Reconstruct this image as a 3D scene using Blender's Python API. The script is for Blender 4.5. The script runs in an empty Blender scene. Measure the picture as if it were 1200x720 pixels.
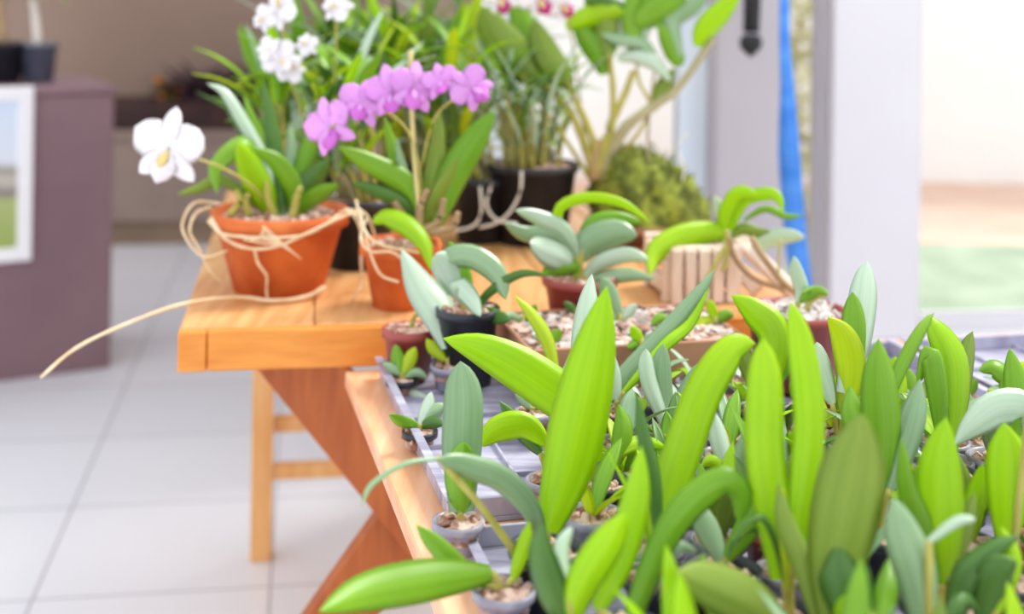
import bpy, math, random
from mathutils import Vector, Matrix
random.seed(7)
C = bpy.context.scene.collection
F = 1550.0; H = 1.24; ROLL = 0.015
PI = math.pi
V = Vector

def P(px, py, Y):
    """photo pixel (1200x720) at distance Y in front of the camera -> world point"""
    dx, dy = px-600, py+25
    c, s = math.cos(ROLL), math.sin(ROLL)
    return V(((dx*c-dy*s)*Y/F, Y, H-(dx*s+dy*c)*Y/F))
def on(px, py, z):
    """photo pixel -> the point of the horizontal plane at height z"""
    dx, dy = px-600, py+25
    d = dx*math.sin(ROLL)+dy*math.cos(ROLL)
    return P(px, py, (H-z)*F/d)

# ------------------------------------------------------------------ materials
def lin(c): 
    return tuple(((v/255)/12.92 if v/255 <= .04045 else ((v/255+.055)/1.055)**2.4) for v in c)+(1,)
def newmat(name):
    m = bpy.data.materials.new(name); m.use_nodes = True
    nt = m.node_tree; nt.nodes.clear()
    out = nt.nodes.new('ShaderNodeOutputMaterial')
    return m, nt, out
def nd(nt, t, **kw):
    n = nt.nodes.new(t)
    for k, v in kw.items(): setattr(n, k, v)
    return n
def mixcol(nt, fac, a, b, blend='MIX'):
    n = nd(nt, 'ShaderNodeMix', data_type='RGBA', blend_type=blend)
    for sock, v in ((n.inputs[0], fac), (n.inputs[6], a), (n.inputs[7], b)):
        if isinstance(v, bpy.types.NodeSocket): nt.links.new(v, sock)
        else: sock.default_value = v
    return n.outputs[2]
def noise_mat(name, c1, c2, scale=8, rough=.6, detail=3, stretch=(1,1,1), bump=0, metallic=0, spec=.5, ramp=(.35,.65), bscale=None):
    m, nt, out = newmat(name)
    tc = nd(nt, 'ShaderNodeTexCoord'); mp = nd(nt, 'ShaderNodeMapping'); mp.inputs['Scale'].default_value = stretch
    nt.links.new(tc.outputs['Object'], mp.inputs[0])
    no = nd(nt, 'ShaderNodeTexNoise'); no.inputs['Scale'].default_value = scale; no.inputs['Detail'].default_value = detail
    nt.links.new(mp.outputs[0], no.inputs['Vector'])
    mr = nd(nt, 'ShaderNodeMapRange'); mr.inputs[1].default_value = ramp[0]; mr.inputs[2].default_value = ramp[1]
    nt.links.new(no.outputs[0], mr.inputs[0])
    col = mixcol(nt, mr.outputs[0], lin(c1), lin(c2))
    b = nd(nt, 'ShaderNodeBsdfPrincipled'); nt.links.new(col, b.inputs['Base Color'])
    b.inputs['Roughness'].default_value = rough; b.inputs['Metallic'].default_value = metallic
    b.inputs['Specular IOR Level'].default_value = spec
    if bump:
        n2 = nd(nt, 'ShaderNodeTexNoise'); n2.inputs['Scale'].default_value = bscale or scale*3; nt.links.new(mp.outputs[0], n2.inputs['Vector'])
        bp = nd(nt, 'ShaderNodeBump'); bp.inputs['Strength'].default_value = bump; bp.inputs['Distance'].default_value = .004
        nt.links.new(n2.outputs[0], bp.inputs['Height']); nt.links.new(bp.outputs[0], b.inputs['Normal'])
    nt.links.new(b.outputs[0], out.inputs[0]); return m
def leafmat(name, c1, c2, trans=.35, rough=.36, tcol=None, rib=.35, spec=.5):
    m, nt, out = newmat(name)
    tc = nd(nt, 'ShaderNodeTexCoord'); sp = nd(nt, 'ShaderNodeSeparateXYZ'); nt.links.new(tc.outputs['UV'], sp.inputs[0])
    no = nd(nt, 'ShaderNodeTexNoise'); no.inputs['Scale'].default_value = 14; nt.links.new(tc.outputs['Object'], no.inputs['Vector'])
    oi = nd(nt, 'ShaderNodeObjectInfo')
    mr = nd(nt, 'ShaderNodeMapRange'); mr.inputs[1].default_value = .3; mr.inputs[2].default_value = .7; nt.links.new(no.outputs[0], mr.inputs[0])
    ad = nd(nt, 'ShaderNodeMath', operation='ADD'); nt.links.new(mr.outputs[0], ad.inputs[0]); nt.links.new(oi.outputs['Random'], ad.inputs[1])
    hf = nd(nt, 'ShaderNodeMath', operation='MULTIPLY'); hf.inputs[1].default_value = .5; nt.links.new(ad.outputs[0], hf.inputs[0])
    col = mixcol(nt, hf.outputs[0], lin(c1), lin(c2))
    # parallel veins and a paler midrib
    ml = nd(nt, 'ShaderNodeMath', operation='MULTIPLY'); ml.inputs[1].default_value = 34; nt.links.new(sp.outputs[0], ml.inputs[0])
    sn = nd(nt, 'ShaderNodeMath', operation='SINE'); nt.links.new(ml.outputs[0], sn.inputs[0])
    s2 = nd(nt, 'ShaderNodeMapRange'); s2.inputs[1].default_value = -1; s2.inputs[2].default_value = 1; s2.inputs[4].default_value = .16; nt.links.new(sn.outputs[0], s2.inputs[0])
    pale = tuple(min(255, v*1.12+12) for v in c2)
    col = mixcol(nt, s2.outputs[0], col, lin(pale))
    sb = nd(nt, 'ShaderNodeMath', operation='SUBTRACT'); sb.inputs[1].default_value = .5; nt.links.new(sp.outputs[0], sb.inputs[0])
    ab = nd(nt, 'ShaderNodeMath', operation='ABSOLUTE'); nt.links.new(sb.outputs[0], ab.inputs[0])
    mr2 = nd(nt, 'ShaderNodeMapRange'); mr2.inputs[1].default_value = .0; mr2.inputs[2].default_value = .05; mr2.inputs[3].default_value = rib; mr2.inputs[4].default_value = 0
    nt.links.new(ab.outputs[0], mr2.inputs[0])
    col = mixcol(nt, mr2.outputs[0], col, lin(pale))
    b = nd(nt, 'ShaderNodeBsdfPrincipled'); nt.links.new(col, b.inputs['Base Color']); b.inputs['Roughness'].default_value = rough
    b.inputs['Specular IOR Level'].default_value = spec
    tr = nd(nt, 'ShaderNodeBsdfTranslucent')
    if tcol: tr.inputs[0].default_value = lin(tcol)
    else: nt.links.new(col, tr.inputs[0])
    mx = nd(nt, 'ShaderNodeMixShader'); mx.inputs[0].default_value = trans
    nt.links.new(b.outputs[0], mx.inputs[1]); nt.links.new(tr.outputs[0], mx.inputs[2]); nt.links.new(mx.outputs[0], out.inputs[0])
    return m
L = {
 'bright': leafmat('leaf_bright', (152,202,8), (184,220,16), .42, .36, (200,236,6)),
 'yellow': leafmat('leaf_yellow', (176,208,30), (206,222,50), .42, .42, (222,236,30)),
 'mid':    leafmat('leaf_mid', (108,164,30), (142,188,44), .34, .36, (150,200,24)),
 'olive':  leafmat('leaf_olive', (118,146,48), (146,168,62), .3, .42, (156,184,36)),
 'dark':   leafmat('leaf_dark', (58,104,38), (92,134,50), .25, .34, (110,160,34)),
 'grey':   leafmat('leaf_grey', (126,162,116), (158,188,146), .25, .3, (160,196,120), spec=.8),
 'pale':   leafmat('leaf_pale', (186,212,184), (212,228,214), .3, .28, (200,226,170), spec=.8),
}
PET = {
 'white': leafmat('petal_white', (246,242,250), (255,252,255), .35, .6, (250,246,252), rib=0),
 'pink':  leafmat('petal_pink', (226,150,232), (240,184,244), .35, .6, (238,170,240), rib=.2),
 'magenta': leafmat('petal_magenta', (196,20,120), (218,60,150), .3, .5, (210,40,130), rib=0),
 'lilac': leafmat('petal_lilac', (214,100,214), (226,130,226), .3, .5, (220,110,218), rib=0),
 'yellow': leafmat('petal_yellow', (240,214,120), (250,232,170), .3, .5, (246,226,150), rib=0),
}
M = {
 'terracotta': noise_mat('terracotta', (196,92,44), (222,124,66), 14, .8, bump=.15, spec=.25),
 'black': noise_mat('black_plastic', (24,26,34), (40,42,54), 20, .38),
 'greypot': noise_mat('slate_plastic', (84,92,112), (104,112,130), 12, .35),
 'clearpot': noise_mat('clear_grey_plastic', (136,130,146), (180,176,192), 30, .25),
 'maroon': noise_mat('maroon_plastic', (150,62,58), (172,84,76), 14, .45),
 'brownpot': noise_mat('brown_clay', (150,104,80), (184,134,104), 14, .8),
 'tray': noise_mat('tray_plastic', (140,136,160), (190,188,206), 9, .3, detail=5, stretch=(1,6,1), bump=.4, bscale=30),
 'wood': noise_mat('pine_wood_glare', (206,146,88), (222,170,114), 5, .42, detail=6, stretch=(14,1.2,6), bump=.08),  # tabletop glare put into the colour: paler and less saturated
 'wood_end': noise_mat('pine_end_wood', (216,130,44), (232,150,62), 6, .5, stretch=(1,10,14)),
 'wood_leg': noise_mat('leg_wood', (166,84,34), (188,104,46), 5, .5, detail=6, stretch=(10,6,1.2)),
 'wood_pale': noise_mat('pale_leg_wood', (222,160,92), (236,182,120), 6, .5, stretch=(8,8,1)),
 'edge_wood': noise_mat('edge_wood', (222,158,112), (240,190,152), 6, .45, detail=6, stretch=(8,1,6)),
 'slat': noise_mat('slat_wood', (222,196,176), (240,220,204), 8, .7, stretch=(5,5,1)),
 'moss': noise_mat('moss', (84,92,28), (150,160,58), 26, .95, bump=.7, ramp=(.4,.6)),
 'root': noise_mat('root', (222,190,144), (240,218,182), 30, .75),
 'whiteroot': noise_mat('white_root', (222,216,206), (240,236,228), 30, .6),
 'cane': noise_mat('cane', (164,158,66), (190,182,96), 20, .55, stretch=(3,3,1)),
 'cane_grey': noise_mat('cane_grey', (150,142,104), (180,172,132), 20, .6),
 'cane_brown': noise_mat('cane_brown', (150,118,84), (182,152,112), 20, .7),
 'stake': noise_mat('bamboo', (214,196,128), (230,214,156), 20, .6),
 'bark': noise_mat('bark', (150,108,88), (216,186,170), 60, .9, ramp=(.42,.58)),
 'soil': noise_mat('soil', (60,44,36), (96,74,60), 60, .95),
 'stone': noise_mat('pebble', (176,166,158), (214,204,200), 40, .8),
 'wallb': noise_mat('wall_paint', (150,126,112), (158,134,120), 1.2, .9),
 'wallw': noise_mat('white_paint', (236,234,238), (242,240,242), 1.2, .8),
 'post_shaded': noise_mat('shaded_frame_paint', (180,172,180), (188,180,186), 2, .6),  # shade on this post is put into its darker base colour
 'postw': noise_mat('white_frame_paint', (212,208,215), (218,214,220), 2, .5),
 'frameb': noise_mat('window_frame_paint', (214,226,240), (224,234,244), 2, .5),
 'cabinet': noise_mat('cabinet_paint', (124,96,104), (132,103,110), 3, .6),
 'counter': noise_mat('counter_paint', (150,130,120), (160,140,128), 3, .7),
 'plinth': noise_mat('plinth', (136,116,96), (150,128,106), 3, .7),
 'planter': noise_mat('planter_wood', (52,34,34), (82,48,40), 6, .7),
 'purpleleaf': leafmat('leaf_purple', (62,42,58), (96,70,84), .15, .5, (100,60,80)),
 'redleaf': leafmat('leaf_red', (120,34,40), (150,50,50), .2, .5),
 'orange': leafmat('petal_orange', (236,140,20), (248,170,40), .3, .5),
 'blue': noise_mat('blue_webbing', (60,128,222), (84,150,236), 6, .5, stretch=(1,1,4), spec=.3),
 'blackrub': noise_mat('black_rubber', (20,20,26), (34,34,42), 20, .5),
 'render': noise_mat('white_render', (250,248,246), (255,253,250), 2, .9),
 'pave': noise_mat('pavement', (216,176,156), (226,192,172), 2, .9),
 'grass': noise_mat('grass', (140,156,130), (170,182,156), 4, .95, detail=5),
 'bushleaf': leafmat('bush_leaf', (214,206,160), (236,228,196), .5, .6, (236,230,190)),
}
def glassmat():
    m, nt, out = newmat('window_glass')
    t = nd(nt, 'ShaderNodeBsdfTransparent'); t.inputs[0].default_value = (.97,.99,1,1)
    g = nd(nt, 'ShaderNodeBsdfGlossy'); g.inputs['Roughness'].default_value = .02
    fr = nd(nt, 'ShaderNodeFresnel'); fr.inputs[0].default_value = 1.3
    mx = nd(nt, 'ShaderNodeMixShader'); nt.links.new(fr.outputs[0], mx.inputs[0])
    nt.links.new(t.outputs[0], mx.inputs[1]); nt.links.new(g.outputs[0], mx.inputs[2]); nt.links.new(mx.outputs[0], out.inputs[0]); return m
M['glass'] = glassmat()
def tilemat(ang, tile, origin):
    m, nt, out = newmat('floor_tiles')
    tc = nd(nt, 'ShaderNodeTexCoord'); mp = nd(nt, 'ShaderNodeMapping', vector_type='TEXTURE')
    mp.inputs['Rotation'].default_value = (0,0,ang); mp.inputs['Location'].default_value = (origin[0], origin[1], 0)
    nt.links.new(tc.outputs['Object'], mp.inputs[0])
    br = nd(nt, 'ShaderNodeTexBrick', offset=0.0, squash=1.0)
    br.inputs['Scale'].default_value = 1; br.inputs['Brick Width'].default_value = tile; br.inputs['Row Height'].default_value = tile
    br.inputs['Mortar Size'].default_value = .0035; br.inputs['Mortar Smooth'].default_value = .3
    br.inputs['Color1'].default_value = lin((226,226,232)); br.inputs['Color2'].default_value = lin((218,218,226)); br.inputs['Mortar'].default_value = lin((172,170,180))
    nt.links.new(mp.outputs[0], br.inputs['Vector'])
    no = nd(nt, 'ShaderNodeTexNoise'); no.inputs['Scale'].default_value = 3; nt.links.new(tc.outputs['Object'], no.inputs['Vector'])
    col = mixcol(nt, .12, br.outputs[0], no.outputs[0], 'OVERLAY')
    b = nd(nt, 'ShaderNodeBsdfPrincipled'); nt.links.new(br.outputs[0], b.inputs['Base Color']); b.inputs['Roughness'].default_value = .28
    nt.links.new(b.outputs[0], out.inputs[0]); return m

# ------------------------------------------------------------------ mesh helpers
class MB:
    def __init__(s): s.v=[]; s.f=[]; s.uv={}
    def add(s, vs, fs, uvs=None):
        o = len(s.v); s.v += [V(v) for v in vs]
        for f in fs: s.f.append(tuple(i+o for i in f))
        if uvs:
            for i, u in enumerate(uvs): s.uv[i+o] = u
        return s
    def frame_box(s, c, ax, ay, az, hx, hy, hz, bev=.0):
        """box with small chamfers: centre, unit axes, half sizes"""
        c=V(c); b=min(bev, hx*.45, hy*.45, hz*.45)
        if b <= 0:
            vs=[c+ax*x*hx+ay*y*hy+az*z*hz for x in(-1,1) for y in(-1,1) for z in(-1,1)]
            return s.add(vs, [(0,1,3,2),(4,6,7,5),(0,4,5,1),(2,3,7,6),(0,2,6,4),(1,5,7,3)])
        import itertools
        idx={}; vs=[]
        for x,y,z in itertools.product((-1,1),repeat=3):
            for k in range(3):
                h=[hx-b,hy-b,hz-b]; h[k]+=b
                idx[(x,y,z,k)]=len(vs); vs.append(c+ax*x*h[0]+ay*y*h[1]+az*z*h[2])
        fs=[]
        for k in range(3):
            a,bb=[i for i in range(3) if i!=k]
            for sg in (-1,1):
                q=[]
                for u,w in ((-1,-1),(1,-1),(1,1),(-1,1)):
                    t=[0,0,0]; t[k]=sg; t[a]=u; t[bb]=w; q.append(idx[(*t,k)])
                fs.append(tuple(q))
        for k in range(3):   # edges along axis k
            a,bb=[i for i in range(3) if i!=k]
            for u,w in itertools.product((-1,1),repeat=2):
                t0=[0,0,0]; t0[k]=-1; t0[a]=u; t0[bb]=w; t1=list(t0); t1[k]=1
                fs.append((idx[(*t0,a)],idx[(*t1,a)],idx[(*t1,bb)],idx[(*t0,bb)]))
        for t in itertools.product((-1,1),repeat=3): fs.append(tuple(idx[(*t,k)] for k in range(3)))
        return s.add(vs, fs)
    def box(s, x0,x1,y0,y1,z0,z1,bev=0):
        return s.frame_box(((x0+x1)/2,(y0+y1)/2,(z0+z1)/2), V((1,0,0)),V((0,1,0)),V((0,0,1)),abs(x1-x0)/2,abs(y1-y0)/2,abs(z1-z0)/2,bev)
    def tube(s, pts, r0, r1=None, n=8, bumps=0):
        r1 = r0 if r1 is None else r1
        pts=[V(p) for p in pts]; vs=[]; N=len(pts)
        up=V((0,0,1)); 
        for i,p in enumerate(pts):
            t=(pts[min(i+1,N-1)]-pts[max(i-1,0)]).normalized()
            a=t.cross(up if abs(t.z)<.95 else V((1,0,0))).normalized(); b=a.cross(t)
            r=r0+(r1-r0)*i/(N-1)
            if bumps: r*=1+bumps*math.sin(i*2.1)
            for k in range(n):
                q=2*PI*k/n; vs.append(p+a*math.cos(q)*r+b*math.sin(q)*r)
        fs=[(i*n+k,i*n+(k+1)%n,(i+1)*n+(k+1)%n,(i+1)*n+k) for i in range(N-1) for k in range(n)]
        fs+= [tuple(range(n))[::-1], tuple((N-1)*n+k for k in range(n))]
        return s.add(vs,fs)
    def lathe(s, prof, n=28, c=(0,0,0)):
        c=V(c); vs=[c+V((r*math.cos(2*PI*k/n),r*math.sin(2*PI*k/n),z)) for r,z in prof for k in range(n)]
        m=len(prof)
        fs=[(i*n+k,i*n+(k+1)%n,(i+1)*n+(k+1)%n,(i+1)*n+k) for i in range(m-1) for k in range(n)]
        fs+=[tuple(range(n))[::-1], tuple((m-1)*n+k for k in range(n))]
        return s.add(vs,fs)
    def leaf(s, pts, w, side, prof='lance', cup=.25, th=.0012, n=14, m=6, wave=0, ruffle=0):
        """closed thin blade; pts base->tip; side(i,tangent)->unit side vector"""
        pts=smooth(pts, n); N=len(pts); vs=[]; uv=[]; rows=[]
        for i,p in enumerate(pts):
            t=i/(N-1)
            tg=(pts[min(i+1,N-1)]-pts[max(i-1,0)]).normalized()
            sd=side(t,tg); sd=(sd-tg*sd.dot(tg)).normalized(); nr=sd.cross(tg).normalized()
            if nr.dot(V((0,-.7,.7)))<0 and False: nr=-nr
            h=max(PROF[prof](t),.012)*w/2
            top=[];bot=[]
            for k in range(m+1):
                q=-1+2*k/m
                ru=ruffle*w*.06*math.sin(t*19+q*3)*abs(q)
                base=p+sd*q*h+nr*(abs(q)**1.2*h*cup+ru + wave*w*.05*math.sin(t*7))
                tt=th*(1-q*q)*.5
                if k in (0,m): top.append(len(vs)); bot.append(len(vs)); vs.append(base); uv.append((k/m,t))
                else:
                    top.append(len(vs)); vs.append(base+nr*tt); uv.append((k/m,t))
                    bot.append(len(vs)); vs.append(base-nr*tt); uv.append((k/m,t))
            rows.append((top,bot))
        fs=[]
        for i in range(N-1):
            for k in range(m):
                a,b=rows[i][0],rows[i+1][0]; fs.append((a[k],a[k+1],b[k+1],b[k]))
                a,b=rows[i][1],rows[i+1][1]; fs.append((a[k],b[k],b[k+1],a[k+1]))
        return s.add(vs,fs,uv)
    def build(s, name, mat, parent=None, loc=None, smooth_=True, kind=None, label=None):
        me=bpy.data.meshes.new(name); off=V(loc) if loc is not None else (world_of(parent) if parent else V((0,0,0)))
        me.from_pydata([v-off for v in s.v],[],s.f); 
        if s.uv:
            ul=me.uv_layers.new(name='UVMap')
            vi=[l.vertex_index for l in me.loops]
            ul.data.foreach_set('uv',[c for i in vi for c in s.uv.get(i,(0,0))])
        if smooth_: me.polygons.foreach_set('use_smooth',[True]*len(me.polygons))
        me.validate(); me.update()
        o=bpy.data.objects.new(name,me); C.objects.link(o); me.materials.append(mat)
        if parent: o.parent=parent
        elif loc is not None: o.location=loc
        if kind: o['kind']=kind
        if label: o['label']=label
        return o
PROF = {
 'lance': lambda t: math.sin(PI*(.1+.9*t))**.8 if t<1 else 0,
 'strap': lambda t: min(1,.62+t*1.1)*(max(0,1-max(0,(t-.55)/.45)**2.4)**.7),
 'oval':  lambda t: max(0,math.sin(PI*(.06+.94*t)))**.62,
 'petal': lambda t: max(0,math.sin(PI*min(1,(.1+.9*t))**1.25))**.6,
 'sword': lambda t: (1-t**2.6)*(.75+.25*math.sin(PI*t)),
}
def world_of(o):
    p=V((0,0,0))
    while o: p+=o.location; o=o.parent
    return p
def smooth(pts, n):
    pts=[V(p) for p in pts]
    if len(pts)==2: return [pts[0].lerp(pts[1],i/n) for i in range(n+1)]
    q=[pts[0]*2-pts[1]]+pts+[pts[-1]*2-pts[-2]]; out=[]; S=len(pts)-1
    for i in range(n+1):
        u=i/n*S; k=min(int(u),S-1); t=u-k; a,b,c,d=q[k:k+4]
        out.append(.5*((2*b)+(c-a)*t+(2*a-5*b+4*c-d)*t*t+(3*b-a-3*c+d)*t**3))
    return out
def thing(name, label, cat, loc, group=None):
    o=bpy.data.objects.new(name,None); C.objects.link(o); o.location=loc; o.empty_display_size=.05
    o['label']=label; o['category']=cat
    if group: o['group']=group
    return o
def tag(o,label,cat,group=None):
    o['label']=label; o['category']=cat
    if group: o['group']=group
    return o
def struct(o): o['kind']='structure'; return o
def dup(root, loc, rz=0, sc=1, label=None, group=None):
    r=root.copy(); C.objects.link(r); r.location=loc; r.rotation_euler=(0,0,rz); r.scale=(sc,sc,sc)
    if label: r['label']=label
    if group: r['group']=group
    for ch in list(root.children):
        c=ch.copy(); C.objects.link(c); c.parent=r
        for g in list(ch.children):
            d=g.copy(); C.objects.link(d); d.parent=c
    return r

# ------------------------------------------------------------------ room frame
A9=math.atan2(245,1550)
EX=V((math.cos(A9),math.sin(A9),0)); EY=V((-math.sin(A9),math.cos(A9),0)); EZ=V((0,0,1))
def rbox(mb,o,x0,x1,y0,y1,z0,z1,bev=0):
    o=V(o); c=o+EX*(x0+x1)/2+EY*(y0+y1)/2+EZ*((z0+z1)/2)
    return mb.frame_box(c,EX,EY,EZ,(x1-x0)/2,(y1-y0)/2,(z1-z0)/2,bev)

g0=on(60,720,0)

BW=V((-1.0,6.5,0))
# window wall, nearer on the right
WO=V((0,3.25,0))
def S(px, back=0.0):
    """room-x along the window wall seen at photo column px"""
    k=(px-600)/F   # WO + EX*s + EY*back : x = k*y
    return (k*(WO.y+EY.y*back)-(WO.x+EY.x*back))/(EX.x-k*EX.y)
s_l=S(575)
bq=(BW-WO).dot(EY); bx=(BW-WO).dot(EX)
mb=MB(); rbox(mb,WO,bx-3.2,s_l,bq,bq+.15,0,2.8); struct(mb.build('wall_back',M['wallb'],smooth_=False))
mb=MB(); rbox(mb,WO,s_l-.12,s_l,.161,bq-.001,0,2.8); struct(mb.build('wall_return',M['wallb'],smooth_=False))
fpts=[(bx-3.2,-3.9),(3.0,-3.9),(3.0,.1),(s_l-.06,.1),(s_l-.06,bq+.1),(bx-3.2,bq+.1)]
fl=MB(); n_=len(fpts); fv=[WO+EX*a+EY*b_+EZ*z for z in (-.1,0) for a,b_ in fpts]
fl.add(fv,[tuple(range(n_))[::-1],tuple(range(n_,2*n_))]+[(i,(i+1)%n_,n_+(i+1)%n_,n_+i) for i in range(n_)])
floor=struct(fl.build('floor',tilemat(A9,.462,(g0.x,g0.y)),smooth_=False))
mb=MB(); rbox(mb,WO,s_l-.12,3.0,0,.16,0,.30); struct(mb.build('wall_window_side',M['wallw'],smooth_=False))
mb=MB(); rbox(mb,WO,s_l+.001,3.0,-.05,.18,.30,.33,.004); struct(mb.build('trim_1',M['wallw'],smooth_=False))
def vpost(name,p0,p1,y0,y1,mat,z0=.33):
    b=MB(); rbox(b,WO,S(p0),S(p1),y0,y1,z0,2.8,.004); return struct(b.build(name,mat,smooth_=False))
vpost('trim_2',838,922,-.03,.12,M['post_shaded'])
vpost('trim_3',975,1077,-.02,.14,M['postw'])
def window(n,p0,p1,fw=.028,mat=M['frameb'],y=.05):
    x0,x1=S(p0),S(p1); w=thing_struct('window_%d'%n, WO+EX*(x0+x1)/2+EY*y)
    b=MB(); rbox(b,WO,x0,x0+fw,y,y+.05,.33,2.8,.003); rbox(b,WO,x1-fw,x1,y,y+.05,.33,2.8,.003)
    rbox(b,WO,x0+fw,x1-fw,y,y+.05,.33,.37,.003); rbox(b,WO,x0+fw,x1-fw,y,y+.05,2.76,2.8,.003)
    b.build('window_frame',mat,w,smooth_=False)
    b=MB(); rbox(b,WO,x0+fw,x1-fw,y+.022,y+.028,.37,2.76); b.build('pane',M['glass'],w,smooth_=False)
def thing_struct(name,loc):
    o=bpy.data.objects.new(name,None); C.objects.link(o); o.location=loc; o['kind']='structure'; return o
window(1,577,838,.075)
window(2,922,975,.008,M['postw'])
window(3,1077,1900,.038,M['postw'])
# outside
mb=MB(); mb.box(.1,9,3.5,6.35,-.06,-.002); mb.box(3.2,9,-1,3.5,-.06,-.002); struct(mb.build('lawn',M['grass'],smooth_=False))
mb=MB(); mb.box(.35,9,6.35,8.3,-.06,0); struct(mb.build('path',M['pave'],smooth_=False))
mb=MB(); mb.box(-.2,9.5,8.3,8.5,-.06,3.2); struct(mb.build('wall_garden',M['render'],smooth_=False))
def bush(px,Y,z0,h,r,label,n=420,seed=1):
    rd=random.Random(seed); c=P(px,200,Y); base=V((c.x,Y,z0))
    t=thing('garden_shrub',label,'shrub',base,'shrubs outside the windows')
    b=MB()
    for k in range(9):
        a=rd.uniform(0,2*PI); tip=base+V((math.cos(a)*r*.6,math.sin(a)*r*.6,h*rd.uniform(.6,.9)))
        b.tube(smooth([base,base.lerp(tip,.5)+V((0,0,.06)),tip],6),.012,.004,5)
    b.build('stem',M['cane_brown'],t)
    b=MB()
    for k in range(n):
        a=rd.uniform(0,2*PI); rr=r*rd.random()**.5; z=rd.uniform(.15,1)*h; rr*=math.sin(PI*min(.95,.15+.8*z/h))**.4
        p=base+V((math.cos(a)*rr,math.sin(a)*rr,z)); d=V((rd.uniform(-1,1),rd.uniform(-1,1),rd.uniform(-.2,1))).normalized()
        sd=d.orthogonal().normalized(); l=rd.uniform(.06,.12)
        b.leaf([p,p+d*l],l*.5,lambda t_,g,sd=sd:sd,'oval',n=4,m=2)
    b.build('foliage',M['bushleaf'],t,kind='stuff')
bush(945,5.6,0,1.5,.32,'pale yellow-green shrub seen through the narrow pane beside the blue strap',seed=3)

# ------------------------------------------------------------------ back of the room
cr=on(143,445,0); cl=on(0,468,0); cd=(cr-cl).normalized(); cn=V((-cd.y,cd.x,0))
ct=1.24-133*cr.y/F
def cbox(b,u0,u1,v0,v1,z0,z1,bev=0):
    c=cr+cd*(u0+u1)/2+cn*(v0+v1)/2+EZ*(z0+z1)/2
    return b.frame_box(c,cd,cn,EZ,(u1-u0)/2,(v1-v0)/2,(z1-z0)/2,bev)
t=thing('display_cabinet','mauve-brown painted cabinet at the far left with a framed picture on it','cabinet',cr-cd*.6+cn*.2)
b=MB(); cbox(b,-1.25,-.018,.018,.42,.02,ct-.022); b.build('body',M['cabinet'],t,smooth_=False)
b=MB(); cbox(b,-1.25,0,0,.016,.0,ct-.024,.002); b.build('front_panel',M['cabinet'],t,smooth_=False)
b=MB(); cbox(b,-.016,0,.018,.44,.0,ct-.024,.002); b.build('side_panel',M['cabinet'],t,smooth_=False)
b=MB(); cbox(b,-1.27,.008,-.008,.45,ct-.022,ct,.003); b.build('top',M['cabinet'],t,smooth_=False)
# framed picture on the front
def picmat():
    m,nt,out=newmat('landscape_print'); tc=nd(nt,'ShaderNodeTexCoord'); sp=nd(nt,'ShaderNodeSeparateXYZ'); nt.links.new(tc.outputs['Object'],sp.inputs[0])
    no=nd(nt,'ShaderNodeTexNoise'); no.inputs['Scale'].default_value=9; nt.links.new(tc.outputs['Object'],no.inputs['Vector'])
    ad=nd(nt,'ShaderNodeMath',operation='MULTIPLY_ADD'); ad.inputs[1].default_value=.05; nt.links.new(no.outputs[0],ad.inputs[0]); nt.links.new(sp.outputs[2],ad.inputs[2])
    mr=nd(nt,'ShaderNodeMapRange'); mr.inputs[1].default_value=-.2; mr.inputs[2].default_value=.25; nt.links.new(ad.outputs[0],mr.inputs[0])
    r=nd(nt,'ShaderNodeValToRGB'); nt.links.new(mr.outputs[0],r.inputs[0]); e=r.color_ramp.elements
    e[0].position=0; e[0].color=lin((150,170,90)); e[1].position=.33; e[1].color=lin((170,180,120))
    for p,c in ((.38,(130,120,116)),(.46,(196,190,180)),(.52,(150,146,130)),(.58,(216,222,232)),(1,(206,220,240))): x=e.new(p); x.color=lin(c)
    bb=nd(nt,'ShaderNodeBsdfPrincipled'); bb.inputs['Roughness'].default_value=.3; nt.links.new(r.outputs[0],bb.inputs['Base Color']); nt.links.new(bb.outputs[0],out.inputs[0]); return m
u1=(P(36,220,cr.y-.02)-cr).dot(cd); zt=P(30,118,cl.y+.05).z; zb=P(42,321,cl.y+.05).z
t=thing('framed_picture','white-framed landscape picture on the front of the mauve cabinet','picture',cr+cd*(u1-.3)+cn*-.012+EZ*(zt+zb)/2)
b=MB(); fw=.042
cbox(b,u1-fw,u1,-.025,-.009,zb,zt,.003); cbox(b,u1-.62,u1-.62+fw,-.025,-.009,zb,zt,.003)
cbox(b,u1-.62+fw,u1-fw,-.025,-.009,zb,zb+fw,.003); cbox(b,u1-.62+fw,u1-fw,-.025,-.009,zt-fw,zt,.003)
b.build('frame',M['wallw'],t,smooth_=False)
b=MB(); cbox(b,u1-.62+fw,u1-fw,-.016,-.009,zb+fw,zt-fw); b.build('print',picmat(),t,smooth_=False)

def potprof(r0,r1,h,rim=.012,wall=.005,rimw=.004):
    return [(r0*.4,0),(r0,0),(r0+ (r1-r0)*(h-rim)/h,h-rim),(r1+rimw,h-rim+.001),(r1+rimw,h),(r1-wall+rimw,h),(r1-wall,h-rim),(r0-wall,wall),(.001,wall)]
def radial(base,az,L_,el,droop,n=5):
    pts=[]; p=V(base); e=el
    for i in range(n+1):
        pts.append(p.copy()); p=p+V((math.cos(az)*math.cos(e),math.sin(az)*math.cos(e),math.sin(e)))*L_/n; e-=droop/n
    return pts
def rleaf(parent,base,az,L_,w,el,droop,mat,prof='strap',cup=.3,name='leaf',n=10,m=4,label=None):
    sd=V((-math.sin(az),math.cos(az),0))
    b=MB().leaf(radial(base,az,L_,el,droop),w,lambda t_,g:-sd,prof,cup,n=n,m=m)
    return b.build(name,mat,parent,label=label)

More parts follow.
